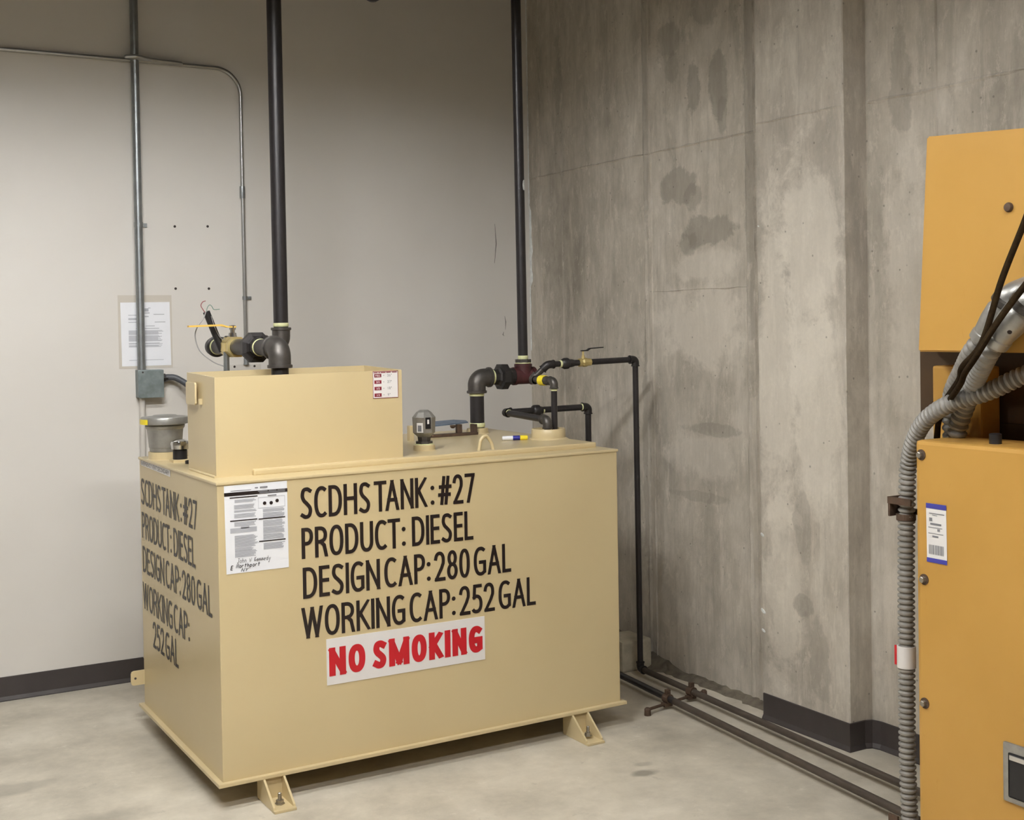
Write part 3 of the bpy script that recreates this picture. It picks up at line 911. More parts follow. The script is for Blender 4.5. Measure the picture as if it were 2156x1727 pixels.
for word, num, zc in [('FULL', '36"', 1.3585), ('3/4', '27"', 1.336), ('1/2', '18"', 1.3135), ('1/4', '9"', 1.2905)]:
    tpart('level_box', M['maroon'], lambda bm: sq(bm, -1.568, -1.541, zc - .006, zc + .006, .0006), st)
    bm = NB()
    wd = .018 if len(word) == 4 else .012
    text(bm, word, .0065, wd, .0013, lambda a, b: Vector((-1.5545 - wd / 2 + a, SY - .0011, zc - .00325 + b)), gap=.15)
    tilt(bm); bake('level_word', bm, M['sign_white'], st)
    bm = NB()
    text(bm, num, .009, .016 if len(num) > 2 else .010, .0011, lambda a, b: Vector((-1.518 + a, SY - .0011, zc - .0045 + b)), gap=.2)
    text(bm, '=', .006, .004, .0008, lambda a, b: Vector((-1.5345 + a, SY - .0011, zc - .003 + b)))
    tilt(bm); bake('level_number', bm, M['print'], st)

# weld-on collars on the tank top
tpart('pipe_collar', M['tank'], lambda bm: lathe(bm, (-.715, -1.315, TZ1 + .022), (0, 0, 1), [(0, .082), (.003, .078), (.008, .069), (.040, .068), (.043, .066), (.043, .061), (.034, .060), (.034, 0)], 36), smooth=True)
tpart('pipe_collar', M['tank'], lambda bm: lathe(bm, (-1.30, -1.385, TZ1 + .022), (0, 0, 1), [(0, .048), (.004, .041), (.022, .040), (.024, .036), (.024, 0)], 28), smooth=True)
tpart('pipe_collar', M['tank'], lambda bm: lathe(bm, (-.812, -.90, TZ1 + .022), (0, 0, 1), [(0, .055), (.005, .047), (.024, .045), (.026, .035), (.026, 0)], 28), smooth=True)
tpart('pipe_collar', M['tank'], lambda bm: lathe(bm, (-2.105, -.80, TZ1 + .002), (0, 0, 1), [(0, .072), (.004, .064), (.030, .063), (.031, 0)], 36), smooth=True)
tpart('mount_pad', M['tank'], lambda bm: box(bm, -2.125, -2.06, -.985, -.925, TZ1 + .002, TZ1 + .014, .002))

# ------------------------------------------------------------------ fittings on the tank top
ev = thing('emergency_vent', (-2.105, -.80, 1.074), 'grey cast emergency vent with flared lid on tank corner', 'vent')
zt = 1.075
part('vent_body', M['alu'], ev, lambda bm: lathe(bm, (-2.105, -.80, zt), (0, 0, 1), [(0, .055), (.002, .058), (.015, .059), (.017, .061), (.085, .067), (.09, .072), (.098, .074), (.102, .070), (.102, 0)], 40), True)
part('vent_lid', M['alu'], ev, lambda bm: lathe(bm, (-2.105, -.80, zt + .102), (0, 0, 1), [(0, .074), (.004, .088), (.024, .090), (.029, .087), (.031, .070), (.031, .050), (.036, .042), (.036, 0)], 40), True)
def tag_strip(bm):
    n = 8
    rows = []
    for k in range(n + 1):
        a = math.radians(172 + 40 * k / n)
        rows.append([bm.verts.new((-2.105 + r * math.cos(a), -.80 + r * math.sin(a), zt + .102 + z)) for r, z in ((.0905, .004), (.0918, .004), (.0918, .023), (.0905, .023))])
    for p, q in zip(rows, rows[1:]):
        for k in range(4):
            bm.faces.new((p[k], p[(k + 1) % 4], q[(k + 1) % 4], q[k]))
part('yellow_tag', M['bright_yellow'], ev, tag_strip, label='yellow tag on the rim')

vc = thing('breather', (-2.092, -.955, 1.057), 'small chrome mushroom cap on a black neck beside spill box', 'breather')
part('cap_neck', M['black'], vc, lambda bm: lathe(bm, (-2.092, -.955, 1.057), (0, 0, 1), [(0, .026), (.034, .026), (.036, .02), (.036, 0)], 28), True)
part('chrome_cap', M['chrome'], vc, lambda bm: lathe(bm, (-2.092, -.955, 1.093), (0, 0, 1), [(0, .028), (.002, .032), (.014, .033), (.022, .035), (.030, .032), (.037, .018), (.039, 0)], 32), True)

pl = thing('pipe_plug', (-2.07, -1.045, 1.046), 'small dark iron plug between chrome cap and spill box', 'plug')
part('plug_body', M['iron_dark'], pl, lambda bm: lathe(bm, (-2.07, -1.045, 1.046), (0, 0, 1), [(0, .028), (.012, .028), (.014, .02), (.014, 0)], 24), True)
part('plug_head', M['iron_dark'], pl, lambda bm: lathe(bm, (-2.07, -1.045, 1.060), (0, 0, 1), [(0, .016), (.02, .015), (.02, 0)], 4))

# level gauge
G = Vector((-1.30, -1.385, TZ1 + .046 + TILT * .87))
lg = thing('level_gauge', tuple(G), 'grey eight-sided tank level gauge with dark window', 'gauge')
def octo(bm):
    cz = .086
    d, a, b = frame((.82, -.57, 0))
    lathe(bm, G + Vector((0, 0, .026)), (0, 0, 1), [(0, .022), (.008, .030), (.018, .041), (.075, .043), (.094, .028), (.102, .016), (.102, 0)], 8, math.radians(26))
gh = part('gauge_head', M['alu'], lg, octo)
def facet(bm, ang, w, z0, z1, r):
    a = math.radians(ang)
    nrm = Vector((math.sin(a), math.cos(a), 0)); tan = Vector((math.cos(a), -math.sin(a), 0))
    c = G + nrm * r
    prism(bm, [c - tan * w + Z_ * z0, c + tan * w + Z_ * z0, c + tan * w * .96 + Z_ * z1, c - tan * w * .96 + Z_ * z1], nrm * .002)
Z_ = Vector((0, 0, 1))
part('gauge_label', M['sign_white'], gh, lambda bm: facet(bm, 228.5, .0125, .046, .082, .0385))
part('gauge_print', M['print'], gh, lambda bm: facet(bm, 228.5, .007, .051, .073, .0398))
part('gauge_window', M['black'], gh, lambda bm: facet(bm, 183.5, .0105, .060, .102, .0388))
part('gauge_pointer', M['sign_white'], gh, lambda bm: facet(bm, 183.5, .0035, .078, .094, .0400))
part('gauge_neck', M['iron'], lg, lambda bm: lathe(bm, G, (0, 0, 1), [(0, .033), (.012, .033), (.012, .024), (.028, .026)], 8))
part('sealant_ring', M['sealant'], lg, lambda bm: lathe(bm, G - Vector((0, 0, .0)), (0, 0, 1), [(-.003, .035), (.003, .0345), (.004, .03)], 24), True)

# hinged hatch plate
HZ = top_z(-.95)
hp = thing('hatch_plate', (-.96, -.93, HZ), 'slate blue plate held on rusty posts behind the gauge', 'plate')
def hatch(bm):
    pts = [(-1.06, -.955, HZ + .044), (-.875, -.935, HZ + .050), (-.86, -.885, HZ + .053), (-.90, -.85, HZ + .056), (-1.03, -.85, HZ + .052)]
    prism(bm, pts, (0, 0, .005))
part('blue_plate', M['slate_blue'], hp, hatch)
part('post', M['rust'], hp, lambda bm: box(bm, -.93, -.908, -.945, -.925, HZ, HZ + .047, .002))
part('post', M['rust'], hp, lambda bm: box(bm, -.855, -.842, -.955, -.915, HZ, HZ + .045, .002))
part('foot_bar', M['rust'], hp, lambda bm: box(bm, -1.10, -.84, -.96, -.93, HZ, HZ + .012, .003))
part('latch_knob', M['rust'], hp, lambda bm: lathe(bm, (-.955, -.95, HZ + .046), (0, 0, -1), [(0, .012), (.008, .011), (.013, .005), (.013, 0)], 16), True)

# marker lying on the tank top
mk_a, mk_b = Vector((-.897, -1.262, top_z(-.9) + .0095)), Vector((-.805, -1.305, top_z(-.82) + .0095))
mk = thing('marker', tuple(mk_a - Vector((0, 0, .0095))), 'white marker with navy band and yellow cap on tank top', 'marker')
dv = (mk_b - mk_a)
part('marker_body', M['paper'], mk, lambda bm: lathe(bm, mk_a, dv, [(0, .006), (.002, .0085), (.042, .009)], 20), True)
part('marker_band', M['navy'], mk, lambda bm: lathe(bm, mk_a + dv.normalized() * .042, dv, [(0, .0093), (.028, .0093)], 20), True)
part('marker_cap', M['bright_yellow'], mk, lambda bm: lathe(bm, mk_a + dv.normalized() * .071, dv, [(0, .0095), (.026, .0095), (.030, .007), (.030, 0)], 20), True)

# ------------------------------------------------------------------ pipe runs
def pipe(parent, a, b, r, mat='black_pipe', name='pipe'):
    return part(name, M[mat], parent, lambda bm: cyl(bm, a, b, r), True)
def ring(parent, p, d, r, w=.008):
    return part('sealant_ring', M['sealant'], parent, lambda bm: lathe(bm, Vector(p) - Vector(d).normalized() * w / 2, d, [(0, r * .99), (w * .15, r * 1.05), (w * .85, r * 1.05), (w, r * .99)], 28), True)
def elbow(parent, c, da, db, r, leg, mat='iron'):
    return part('elbow', M[mat], parent, lambda bm: elbow_bm(bm, c, da, db, r, leg), True)
def union(parent, c, d, r, mat='iron_dark', k=1.0):
    """pipe union: two hubs and an octagonal nut"""
    d = Vector(d).normalized()
    c = Vector(c)
    def fn(bm):
        lathe(bm, c - d * r * 1.45 * k, d, [(0, r * 1.18), (r * .55 * k, r * 1.22), (r * .8 * k, r * 1.45)], 8, pi / 8)
        lathe(bm, c - d * r * .62 * k, d, [(0, r * 1.30), (r * .12, r * 1.95), (r * 1.0 * k, r * 1.95), (r * 1.15 * k, r * 1.6)], 8, pi / 8)
        lathe(bm, c + d * r * .52 * k, d, [(0, r * 1.4), (r * .5 * k, r * 1.25), (r * 1.0 * k, r * 1.2), (r * 1.0 * k, r * .9)], 24)
    return part('union', M[mat], parent, fn)

X, Y, Z = Vector((1, 0, 0)), Vector((0, 1, 0)), Vector((0, 0, 1))
# --- fill line: riser, loop over the tank, into the spill box
fp = thing('fill_pipe', (-1.862, -1.42, 1.10), 'black fill pipe with brass valve dropping into the spill box', 'pipe')
FZ = 1.466; FX = -1.866; FYf = -1.42; FYb = -.63; RX = -1.577
r2 = .0301
part('riser', M['black_pipe'], fp, lambda bm: cyl(bm, (RX, FYb, FZ + .07), (RX - .006, FYb, ZC - .02), r2), True, 'tall black riser reaching the ceiling')
ring(fp, (RX, FYb, FZ + .083), Z, r2, .016)
elbow(fp, (RX, FYb, FZ), Z, -X, .037, .072)
pipe(fp, (RX - .06, FYb, FZ), (FX + .06, FYb, FZ), r2)
elbow(fp, (FX, FYb, FZ), X, -Y, .037, .066, 'iron_dark')
ring(fp, (FX, FYb - .074, FZ), Y, r2, .018)
pipe(fp, (FX, FYb - .06, FZ), (FX, -.90, FZ), r2)
vb = part('ball_valve', M['brass'], fp, lambda bm: lathe(bm, (FX, -.955, FZ), Y, [(0, .036), (.0, .041), (.024, .041), (.028, .037), (.036, .041), (.07, .043), (.078, .037), (.096, .040), (.115, .040), (.117, .034)], 8, pi / 8), label='brass ball valve')
part('valve_stem', M['chrome'], vb, lambda bm: lathe(bm, (FX, -.897, FZ + .038), Z, [(0, .016), (.016, .014), (.016, .0095), (.028, .0095), (.028, .0125), (.044, .0125), (.046, .006)], 16), True)
def lever(bm):
    y = -.897; z = FZ + .074
    pts = [(FX + .012, z), (FX - .02, z), (FX - .045, z + .006), (FX - .17, z + .003), (FX - .17, z + .010), (FX - .045, z + .013), (FX - .018, z + .005), (FX + .012, z + .005)]
    prism(bm, [(a, y - .012, b) for a, b in pts], (0, .024, 0))
part('valve_handle', M['handle_yellow'], vb, lever, label='yellow lever handle')
pipe(fp, (FX, -.95, FZ), (FX, -1.135, FZ), r2)
union(fp, (FX, -1.165, FZ), Y, r2, 'iron_dark')
ring(fp, (FX, -1.222, FZ), Y, r2, .012)
pipe(fp, (FX, -1.2, FZ), (FX, FYf + .05, FZ), r2)
elbow(fp, (FX, FYf, FZ), Y, -Z, .0385, .070)
pipe(fp, (FX, FYf, FZ - .06), (FX, FYf, 1.066), r2, 'iron_dark', 'nipple')

# --- cut-off wiring conduit beside the fill valve
cw = thing('cut_conduit', (-1.905, -.90, 1.05), 'cut black cable sleeve with loose wires behind the brass valve', 'conduit')
part('metal_stub', M['galv'], cw, lambda bm: lathe(bm, (-1.893, -.90, top_z(-1.9)), Z, [(0, .0135), (.262, .0135), (.262, .017), (.302, .017), (.302, .0115), (.385, .011)], 16), True)
a, b = Vector((-1.893, -.85, 1.45)), Vector((-1.952, -.85, 1.602))
def sleeve(bm):
    dd = (b - a).normalized()
    lathe(bm, a, dd, [(0, .0135), ((b - a).length, .0135), ((b - a).length, .010), ((b - a).length - .03, .010)], 20)
part('sleeve', M['black'], cw, sleeve, True)
part('wire', M['wire_grey'], cw, lambda bm: sweep(bm, smooth_path([(-1.951, -.85, 1.59), (-1.957, -.86, 1.60), (-1.97, -.87, 1.575), (-1.995, -.87, 1.54), (-2.002, -.87, 1.505), (-1.985, -.87, 1.453), (-1.94, -.88, 1.412), (-1.90, -.89, 1.393)], 8), .0022, 8), True)
part('wire', M['wire_red'], cw, lambda bm: sweep(bm, smooth_path([(-1.951, -.85, 1.59), (-1.966, -.86, 1.608), (-1.975, -.86, 1.625), (-1.968, -.86, 1.639), (-1.957, -.86, 1.643)], 6), .0018, 8), True)
part('wire', M['wire_green'], cw, lambda bm: sweep(bm, smooth_path([(-1.951, -.85, 1.59), (-1.948, -.85, 1.616), (-1.938, -.85, 1.628), (-1.929, -.85, 1.621), (-1.922, -.85, 1.610), (-1.90, -.85, 1.611)], 6), .0014, 8), True)
part('wire', M['wire_grey'], cw, lambda bm: sweep(bm, smooth_path([(-1.938, -.866, 1.585), (-1.928, -.866, 1.55), (-1.915, -.866, 1.52), (-1.902, -.866, 1.50), (-1.885, -.866, 1.495)], 6), .0015, 8), True)

# --- vent line with the red tee
vp = thing('vent_pipe', (-.812, -.90, 1.10), 'black vent pipe with maroon tee rising beside the wall corner', 'pipe')
VX, VY, VZ, TXv = -.812, -.90, 1.312, -.582
pipe(vp, (VX, VY, 1.085), (VX, VY, VZ - .04), r2, 'black_pipe', 'nipple')
ring(vp, (VX, VY, 1.112), Z, r2 * 1.05, .018)
ring(vp, (VX, VY, VZ - .072), Z, r2, .012)
elbow(vp, (VX, VY, VZ), -Z, X, .038, .066)
ring(vp, (VX + .078, VY, VZ), X, r2, .020)
pipe(vp, (VX + .05, VY, VZ), (TXv - .04, VY, VZ), r2)
union(vp, (VX + .128, VY, VZ), X, r2 * .98, 'iron_dark', 1.15)
ring(vp, (TXv - .058, VY, VZ), X, r2, .012)
def tee(bm):
    lathe(bm, (TXv - .052, VY, VZ), X, [(0, .034), (.0, .039), (.014, .039), (.014, .036), (.09, .036), (.09, .039), (.104, .039), (.104, 0)], 28)
    lathe(bm, (TXv, VY, VZ), Z, [(0, .036), (.040, .036), (.040, .039), (.052, .039), (.052, .02)], 28)
part('tee', M['red_iron'], vp, tee, True, 'maroon tee fitting')
part('bushing', M['iron'], vp, lambda bm: lathe(bm, (TXv, VY, VZ + .052), Z, [(0, .029), (.006, .029), (.006, .036), (.02, .036), (.02, .022)], 8))
ring(vp, (TXv, VY, VZ + .056), Z, .0325, .006)
ring(vp, (TXv, VY, VZ + .080), Z, .0215, .016)
part('riser', M['black_pipe'], vp, lambda bm: cyl(bm, (TXv, VY, VZ + .06), (TXv - .012, VY, ZC - .02), .0211), True, 'slim black riser reaching the ceiling')
def chip(bm):
    lathe(bm, (TXv - .003 + .010, VY - .0185, 2.135), (.45, -.89, 0), [(0, .009), (.0015, .008), (.0016, 0)], 10)
    for v in bm.verts:
        v.co.z = 2.135 + (v.co.z - 2.135) * 2.6
part('paint_chip', M['plaster'], vp, chip)

# --- supply line: up from the collar, over to the wall, down to the floor
rs = .0125
SX, SYv = -.676, -1.30
sp = thing('supply_pipe', (SX, SYv, 1.10), 'thin black pipe with small brass valve running down the concrete wall', 'pipe')
SZ = 1.305
DX, DY = -.188, -1.18
pipe(sp, (SX, SYv, top_z(SX) + .03), (SX, SYv, SZ - .02), rs)
elbow(sp, (SX, SYv, SZ), -Z, Y, .0165, .031)
ring(sp, (SX, SYv, SZ - .036), Z, rs, .008)
pipe(sp, (SX, SYv + .02, SZ), (SX, -1.15, SZ + .002), rs, 'iron')
ck = part('check_valve', M['iron'], sp, lambda bm: lathe(bm, (SX, SYv + .035, SZ), Y, [(0, .015), (.012, .018), (.03, .0195), (.06, .0195), (.078, .017), (.085, .015)], 8))
part('yellow_tape', M['bright_yellow'], ck, lambda bm: lathe(bm, (SX, SYv + .062, SZ), Y, [(0, .0205), (.016, .0218), (.017, .0205), (.02, .0205), (.036, .0218), (.037, .02)], 14), True, 'bright yellow wrap')
E1 = Vector((SX, -1.125, SZ)); E2 = Vector((SX + .055, -1.165, 1.367))
part('elbow', M['iron'], sp, lambda bm: elbow_bm(bm, E1, -Y, (E2 - E1), .0165, .030), True)
pipe(sp, E1, E2, rs, 'iron', 'nipple')
part('elbow', M['iron_dark'], sp, lambda bm: elbow_bm(bm, E2, (E1 - E2), (Vector((DX, DY, 1.377)) - E2), .0165, .030), True)
Q = Vector((DX, DY, 1.377))
run = (Q - E2).normalized()
pipe(sp, E2, Q, rs)
part('union', M['iron_dark'], sp, lambda bm: lathe(bm, E2 + run * .066, run, [(0, .016), (.004, .019), (.012, .0235), (.03, .0235), (.034, .018), (.05, .017), (.06, .0145)], 12), True)
ring(sp, E2 + run * .062, run, rs * 1.15, .010)
bvp = E2 + run * .150
bv = part('ball_valve', M['brass'], sp, lambda bm: lathe(bm, bvp, run, [(0, .015), (0, .0175), (.012, .0175), (.014, .0155), (.022, .019), (.038, .019), (.046, .0155), (.058, .0155), (.058, .012)], 8), label='small brass ball valve')
part('valve_stem', M['brass'], bv, lambda bm: lathe(bm, bvp + run * .022 + Z * .015, Z, [(0, .008), (.014, .007), (.014, .0045), (.034, .0045), (.034, 0)], 12), True)
hz = bvp + run * .022 + Z * .047
def lever2(bm):
    side = run.cross(Z).normalized() * .007
    prof = [(-.008, 0), (.02, 0), (.034, .008), (.098, .010), (.098, .014), (.032, .0125), (.018, .0045), (-.008, .0045)]
    prism(bm, [hz + run * u + Z * w - side for u, w in prof], side * 2)
part('valve_handle', M['black'], bv, lever2, label='black lever handle')
elbow(sp, Q, -run, -Z, .0165, .030, 'iron_dark')
pipe(sp, Q, (DX + .004, DY, .05), rs, 'black_pipe', 'drop_pipe')
FA = Vector((DX + .004, DY, .042)); FB = Vector((-.300, -2.95, .042)); fd = (FB - FA).normalized()
elbow(sp, FA, Z, fd, .0165, .030, 'iron_dark')
pipe(sp, FA, FA + fd * (FB - FA).length, rs, 'pipe_dusty', 'floor_pipe')

# --- return line
rp_ = thing('return_pipe', (-.742, -1.335, 1.10), 'thin black pipe looping out of the tank collar and down behind', 'pipe')
CX, CY, CZ = -.725, -1.325, 1.153
elbow(rp_, (CX, CY, CZ), -Z, Y, .0185, .036)
pipe(rp_, (CX, CY, CZ - .02), (CX, CY, top_z(CX) + .03), .0135)
pipe(rp_, (CX, CY + .02, CZ), (CX + .01, -.965, CZ + .010), .0135)
P2 = Vector((CX + .010, -.965, CZ + .010))
elbow(rp_, P2, -Y, X, .0175, .032, 'iron_dark')
ring(rp_, P2 - Y * .037, Y, .0135, .008)
P3 = Vector((-.292, -.965, 1.168))
pipe(rp_, P2, P3, .0135)
part('union', M['iron_dark'], rp_, lambda bm: lathe(bm, P2 + X * .135, X, [(0, .016), (.004, .022), (.01, .026), (.032, .026), (.04, .019), (.05, .017)], 10), True)
ring(rp_, P2 + X * .19, X, .0135, .008)
elbow(rp_, P3, -X, -Z, .0175, .032, 'iron_dark')
ring(rp_, P3 - X * .034, X, .0145, .007)
GA = Vector((-.292, -.965, .042)); GB = Vector((-.470, -2.98, .042)); gd = (GB - GA).normalized()
pipe(rp_, P3, GA, .0135, 'black_pipe', 'drop_pipe')
elbow(rp_, GA, Z, gd, .0175, .032, 'iron_dark')
pipe(rp_, GA, GA + gd * .68, .0135, 'black_pipe', 'floor_pipe')
pipe(rp_, GA + gd * .66, GB, .0132, 'pipe_dusty', 'floor_pipe')

# --- floor support under the two pipes
fs = thing('pipe_support', (-.30, -1.57, 0), 'rusty rod support with clamps under the two floor pipes', 'bracket')
part('cross_rod', M['rust'], fs, lambda bm: cyl(bm, (-.465, -1.615, .022), (-.13, -1.545, .022), .006, 12), True)
for cx, cy in ((-.352, -1.59), (-.214, -1.565)):
    part('clamp', M['rust'], fs, lambda bm: (lathe(bm, (cx + .004, cy - .016, .042), (-.07, 1, 0), [(0, .0165), (0, .019), (.03, .019), (.03, .0165)], 20), box(bm, cx - .02, cx + .02, cy - .012, cy + .012, .012, .026), box(bm, cx - .006, cx + .014, cy - .008, cy + .008, .058, .078, .002)))
for ex, ey in ((-.465, -1.615), (-.13, -1.545)):
    part('end_foot', M['rust'], fs, lambda bm: lathe(bm, (ex, ey, 0), Z, [(0, .014), (.024, .013), (.03, .008), (.03, 0)], 10))

# pale block behind the drop pipe
bl = bake('concrete_block', (lambda bm: (box(bm, -.205, -.045, -1.075, -.90, 0, .135, .012), bm)[1])(NB()), M['block'], None, False, None, 'pale chipped concrete block behind the drop pipe', 'block')

# ------------------------------------------------------------------ things on the white wall
rc = thing('wall_conduit', (-2.001, -.03, 1.37), 'thick grey steel conduit running up the white wall', 'conduit')
part('conduit', M['galv'], rc, lambda bm: cyl(bm, (-2.001, -.030, 1.362), (-2.003, -.030, ZC - .01), .0175), True)
part('strap', M['galv'], rc, lambda bm: (lathe(bm, (-2.001, -.030, 1.985), Z, [(0, .0165), (0, .0195), (.022, .0195), (.022, .0165)], 24), box(bm, -1.985, -1.958, -.006, -.001, 1.987, 2.005)))
part('conduit', M['painted_conduit'], rc, lambda bm: cyl(bm, (-2.006, -.022, .1), (-1.999, -.022, 1.245), .012), True, 'lower conduit painted the wall colour')

jb = thing('junction_box', (-1.965, -.04, 1.24), 'square grey steel junction box under the thick wall conduit', 'box')
part('box_body', M['galv_gray'], jb, lambda bm: box(bm, -2.022, -1.915, -.052, -.001, 1.243, 1.363, .002))
part('box_cover', M['galv_gray'], jb, lambda bm: box(bm, -2.018, -1.912, -.057, -.0525, 1.241, 1.362, .002))
part('screw', M['hole'], jb, lambda bm: lathe(bm, (-2.003, -.0575, 1.353), -Y, [(0, .004), (.001, .004), (.001, 0)], 10))

fx = thing('flexible_conduit', (-1.905, -.05, 1.27), 'dark smooth flexible conduit curving from junction box behind spill box', 'conduit')
path = smooth_path([(-1.912, -.032, 1.325), (-1.885, -.036, 1.328), (-1.85, -.05, 1.320), (-1.80, -.085, 1.275), (-1.77, -.12, 1.19), (-1.765, -.15, 1.05), (-1.77, -.16, .80)], 8)
part('conduit_sleeve', M['dark_flex'], fx, lambda bm: sweep(bm, path, .0135, 16), True)
path2 = smooth_path([(-1.912, -.028, 1.301), (-1.885, -.028, 1.303), (-1.855, -.03, 1.296), (-1.815, -.05, 1.25), (-1.795, -.08, 1.16), (-1.79, -.09, 1.0)], 8)
part('connector', M['iron_dark'], fx, lambda bm: lathe(bm, (-1.914, -.032, 1.325), (1, 0, 0), [(0, .019), (.014, .019), (.014, .016), (.024, .016)], 8))

ec = thing('thin_conduit', (-1.525, -.02, 1.38), 'thin bright steel conduit bending across the white wall', 'conduit')
cp = [(XW + .3, -.0125, 2.708), (-2.12, -.0125, 2.711), (-2.045, -.048, 2.718), (-2.001, -.060, 2.720), (-1.96, -.048, 2.718), (-1.885, -.0125, 2.712)]
cp = smooth_path(cp, 8)[:-1] + [Vector((-1.885, -.0125, 2.712)), Vector((-1.527, -.0125, 2.711)), Vector((-1.525, -.0125, 1.388))]
cp = fillet(cp, .115, 12)
part('tubing', M['emt'], ec, lambda bm: sweep(bm, cp, .0088, 14), True)
part('coupling', M['galv'], ec, lambda bm: lathe(bm, (-1.527, -.0125, 2.13), Z, [(0, .0118), (.004, .0125), (.05, .0125), (.054, .0118)], 18), True)
part('strap', M['galv'], ec, lambda bm: (lathe(bm, (-1.5255, -.0125, 1.668), Z, [(0, .009), (0, .0115), (.016, .0115), (.016, .009)], 18), box(bm, -1.514, -1.492, -.005, -.001, 1.668, 1.684), lathe(bm, (-1.5, -.005, 1.676), -Y, [(0, .006), (.004, .005), (.005, 0)], 10)))
part('connector', M['galv'], ec, lambda bm: lathe(bm, (-1.525, -.0125, 1.372), Z, [(0, .013), (.006, .013), (.006, .0115), (.03, .0115)], 8))

wp = thing('wall_plate', (-1.53, -.004, 1.29), 'off-white blank plate below the thin conduit', 'plate')
part('plate', M['painted_conduit'], wp, lambda bm: box(bm, -1.605, -1.455, -.006, -.0005, 1.27, 1.374, .002))
for x in (-1.578, -1.484):
    part('plate_screw', M['hole'], wp, lambda bm: lathe(bm, (x, -.006, 1.364), -Y, [(0, .0055), (.0015, .005), (.0016, 0)], 10))

# notice in a plastic sleeve on the wall
wn = thing('wall_notice', (-1.97, -.002, 1.38), 'typed letter in a clear sleeve behind the wall conduit', 'notice')
part('sleeve', M['sleeve'], wn, lambda bm: box(bm, -2.090, -1.857, -.0018, -.0003, 1.370, 1.690))
pp = part('letter', M['paper'], wn, lambda bm: quad(bm, [(-2.078, -.0024, 1.380), (-1.864, -.0024, 1.380), (-1.866, -.0024, 1.660), (-2.080, -.0024, 1.658)]))
def letter_lines(bm):
    def ln(u0, u1, v0, v1):
        x0, x1 = -2.079 + u0 * .214, -2.079 + u1 * .214
        quad(bm, [(x0, -.003, 1.66 - v1 * .28), (x1, -.003, 1.66 - v1 * .28), (x1, -.003, 1.66 - v0 * .28), (x0, -.003, 1.66 - v0 * .28)])
    for a in [(.15, .33, .20, .21), (.66, .88, .19, .2), (.15, .33, .25, .28), (.15, .33, .31, .32), (.68, .9, .31, .32), (.5, .68, .37, .38), (.3, .77, .41, .42), (.48, .56, .1, .15), (.55, .6, .09, .1), (.46, .58, .165, .18), (.48, .56, .22, .235)]:
        ln(*a)
    v = .445
    while v < .70:
        if not (.505 < v < .52 or .61 < v < .63 or .655 < v < .665):
            ln(.15, .86 - R.uniform(0, .12), v, v + .0075)
        v += .0115
    ln(.15, .85, .905, .912)
part('typed_lines', M['print_light'], pp, letter_lines, kind='stuff')

# dark fitting that just dips into the top of the picture
hs = thing('ceiling_fitting', (-1.304, -1.0, 2.818), 'dark rounded fitting hanging at top edge between the risers', 'fitting')
part('drop', M['black_pipe'], hs, lambda bm: cyl(bm, (-1.304, -1.0, 2.86), (-1.304, -1.0, ZC - .01), .017), True)
part('fitting_head', M['iron_dark'], hs, lambda bm: lathe(bm, (-1.304, -1.0, 2.818), Z, [(0, 0), (.002, .014), (.010, .027), (.022, .032), (.045, .030), (.052, .018)], 24), True)

# ------------------------------------------------------------------ yellow generator set at the right
gn = thing('generator_cabinet', (-.6, -3.9, 0), 'yellow steel generator cabinet with bolted panels at right edge', 'generator')
GXF = -.72
part('lower_cabinet', M['yellow'], gn, lambda bm: box(bm, GXF, -.53, -4.9, -3.203, .015, 1.205, .012))
def upper(bm):
    prism(bm, [(GXF, -3.218, 1.442), (GXF, -3.254, 2.012), (GXF, -4.9, 1.90), (GXF, -4.9, 1.442)], (.36, 0, 0))
    for v in bm.verts:
        if v.co.x > -.5 and v.co.y > -4:
            v.co.y += .27                                   # the end of the box is angled back
    bmesh.ops.bevel(bm, geom=bm.edges[:], offset=.004, segments=2, affect='EDGES')
part('upper_control_box', M['yellow'], gn, upper)
part('pedestal', M['recess_shade'], gn, lambda bm: (box(bm, -.42, -.37, -4.9, -2.952, 1.235, 1.4415, .003), box(bm, -.42, -.37, -4.9, -3.19, 1.15, 1.2345)), label='recessed frame with shade put into its colour')
part('deck', M['yellow'], gn, lambda bm: box(bm, -.54, -.36, -4.9, -3.17, 1.15, 1.185, .003))
part('inner_panel', M['yellow'], gn, lambda bm: box(bm, -.53, -.45, -3.262, -3.095, 1.18, 1.397, .008))
for (y, z) in [(-3.224, 1.166), (-3.230, .832), (-3.228, .498)]:
    bo = part('bolt', M['steel'], gn, lambda bm: lathe(bm, (GXF, y, z), -X, [(0, .009), (.003, .009), (.003, .0085), (.012, .0085), (.013, .007), (.013, 0)], 6, .3))
    part('washer', M['rust'], bo, lambda bm: lathe(bm, (GXF + .001, y, z), -X, [(0, .0145), (.0035, .0145), (.0036, .008)], 20), True)
part('bolt', M['rust'], gn, lambda bm: lathe(bm, (GXF, -3.51, 1.802), -X, [(0, .012), (.004, .0125), (.009, .010), (.011, 0)], 16), True)
stx = GXF - .0012
sk = part('serial_sticker', M['sign_white'], gn, lambda bm: quad(bm, [(stx, -3.241, .882), (stx, -3.308, .882), (stx, -3.306, 1.039), (stx, -3.239, 1.039)]), label='white barcode sticker with blue ends')
def ss(bm, u0, u1, v0, v1):
    y0, y1 = -3.240 - u0 * .067, -3.240 - u1 * .067
    z0, z1 = 1.039 - v0 * .157, 1.039 - v1 * .157
    quad(bm, [(stx - .0008, y0, z1), (stx - .0008, y1, z1), (stx - .0008, y1, z0), (stx - .0008, y0, z0)])
part('sticker_band', M['blue'], sk, lambda bm: ss(bm, -.01, 1.0, 0, .085))
part('sticker_band', M['blue'], sk, lambda bm: ss(bm, .01, 1.02, .925, 1.0))
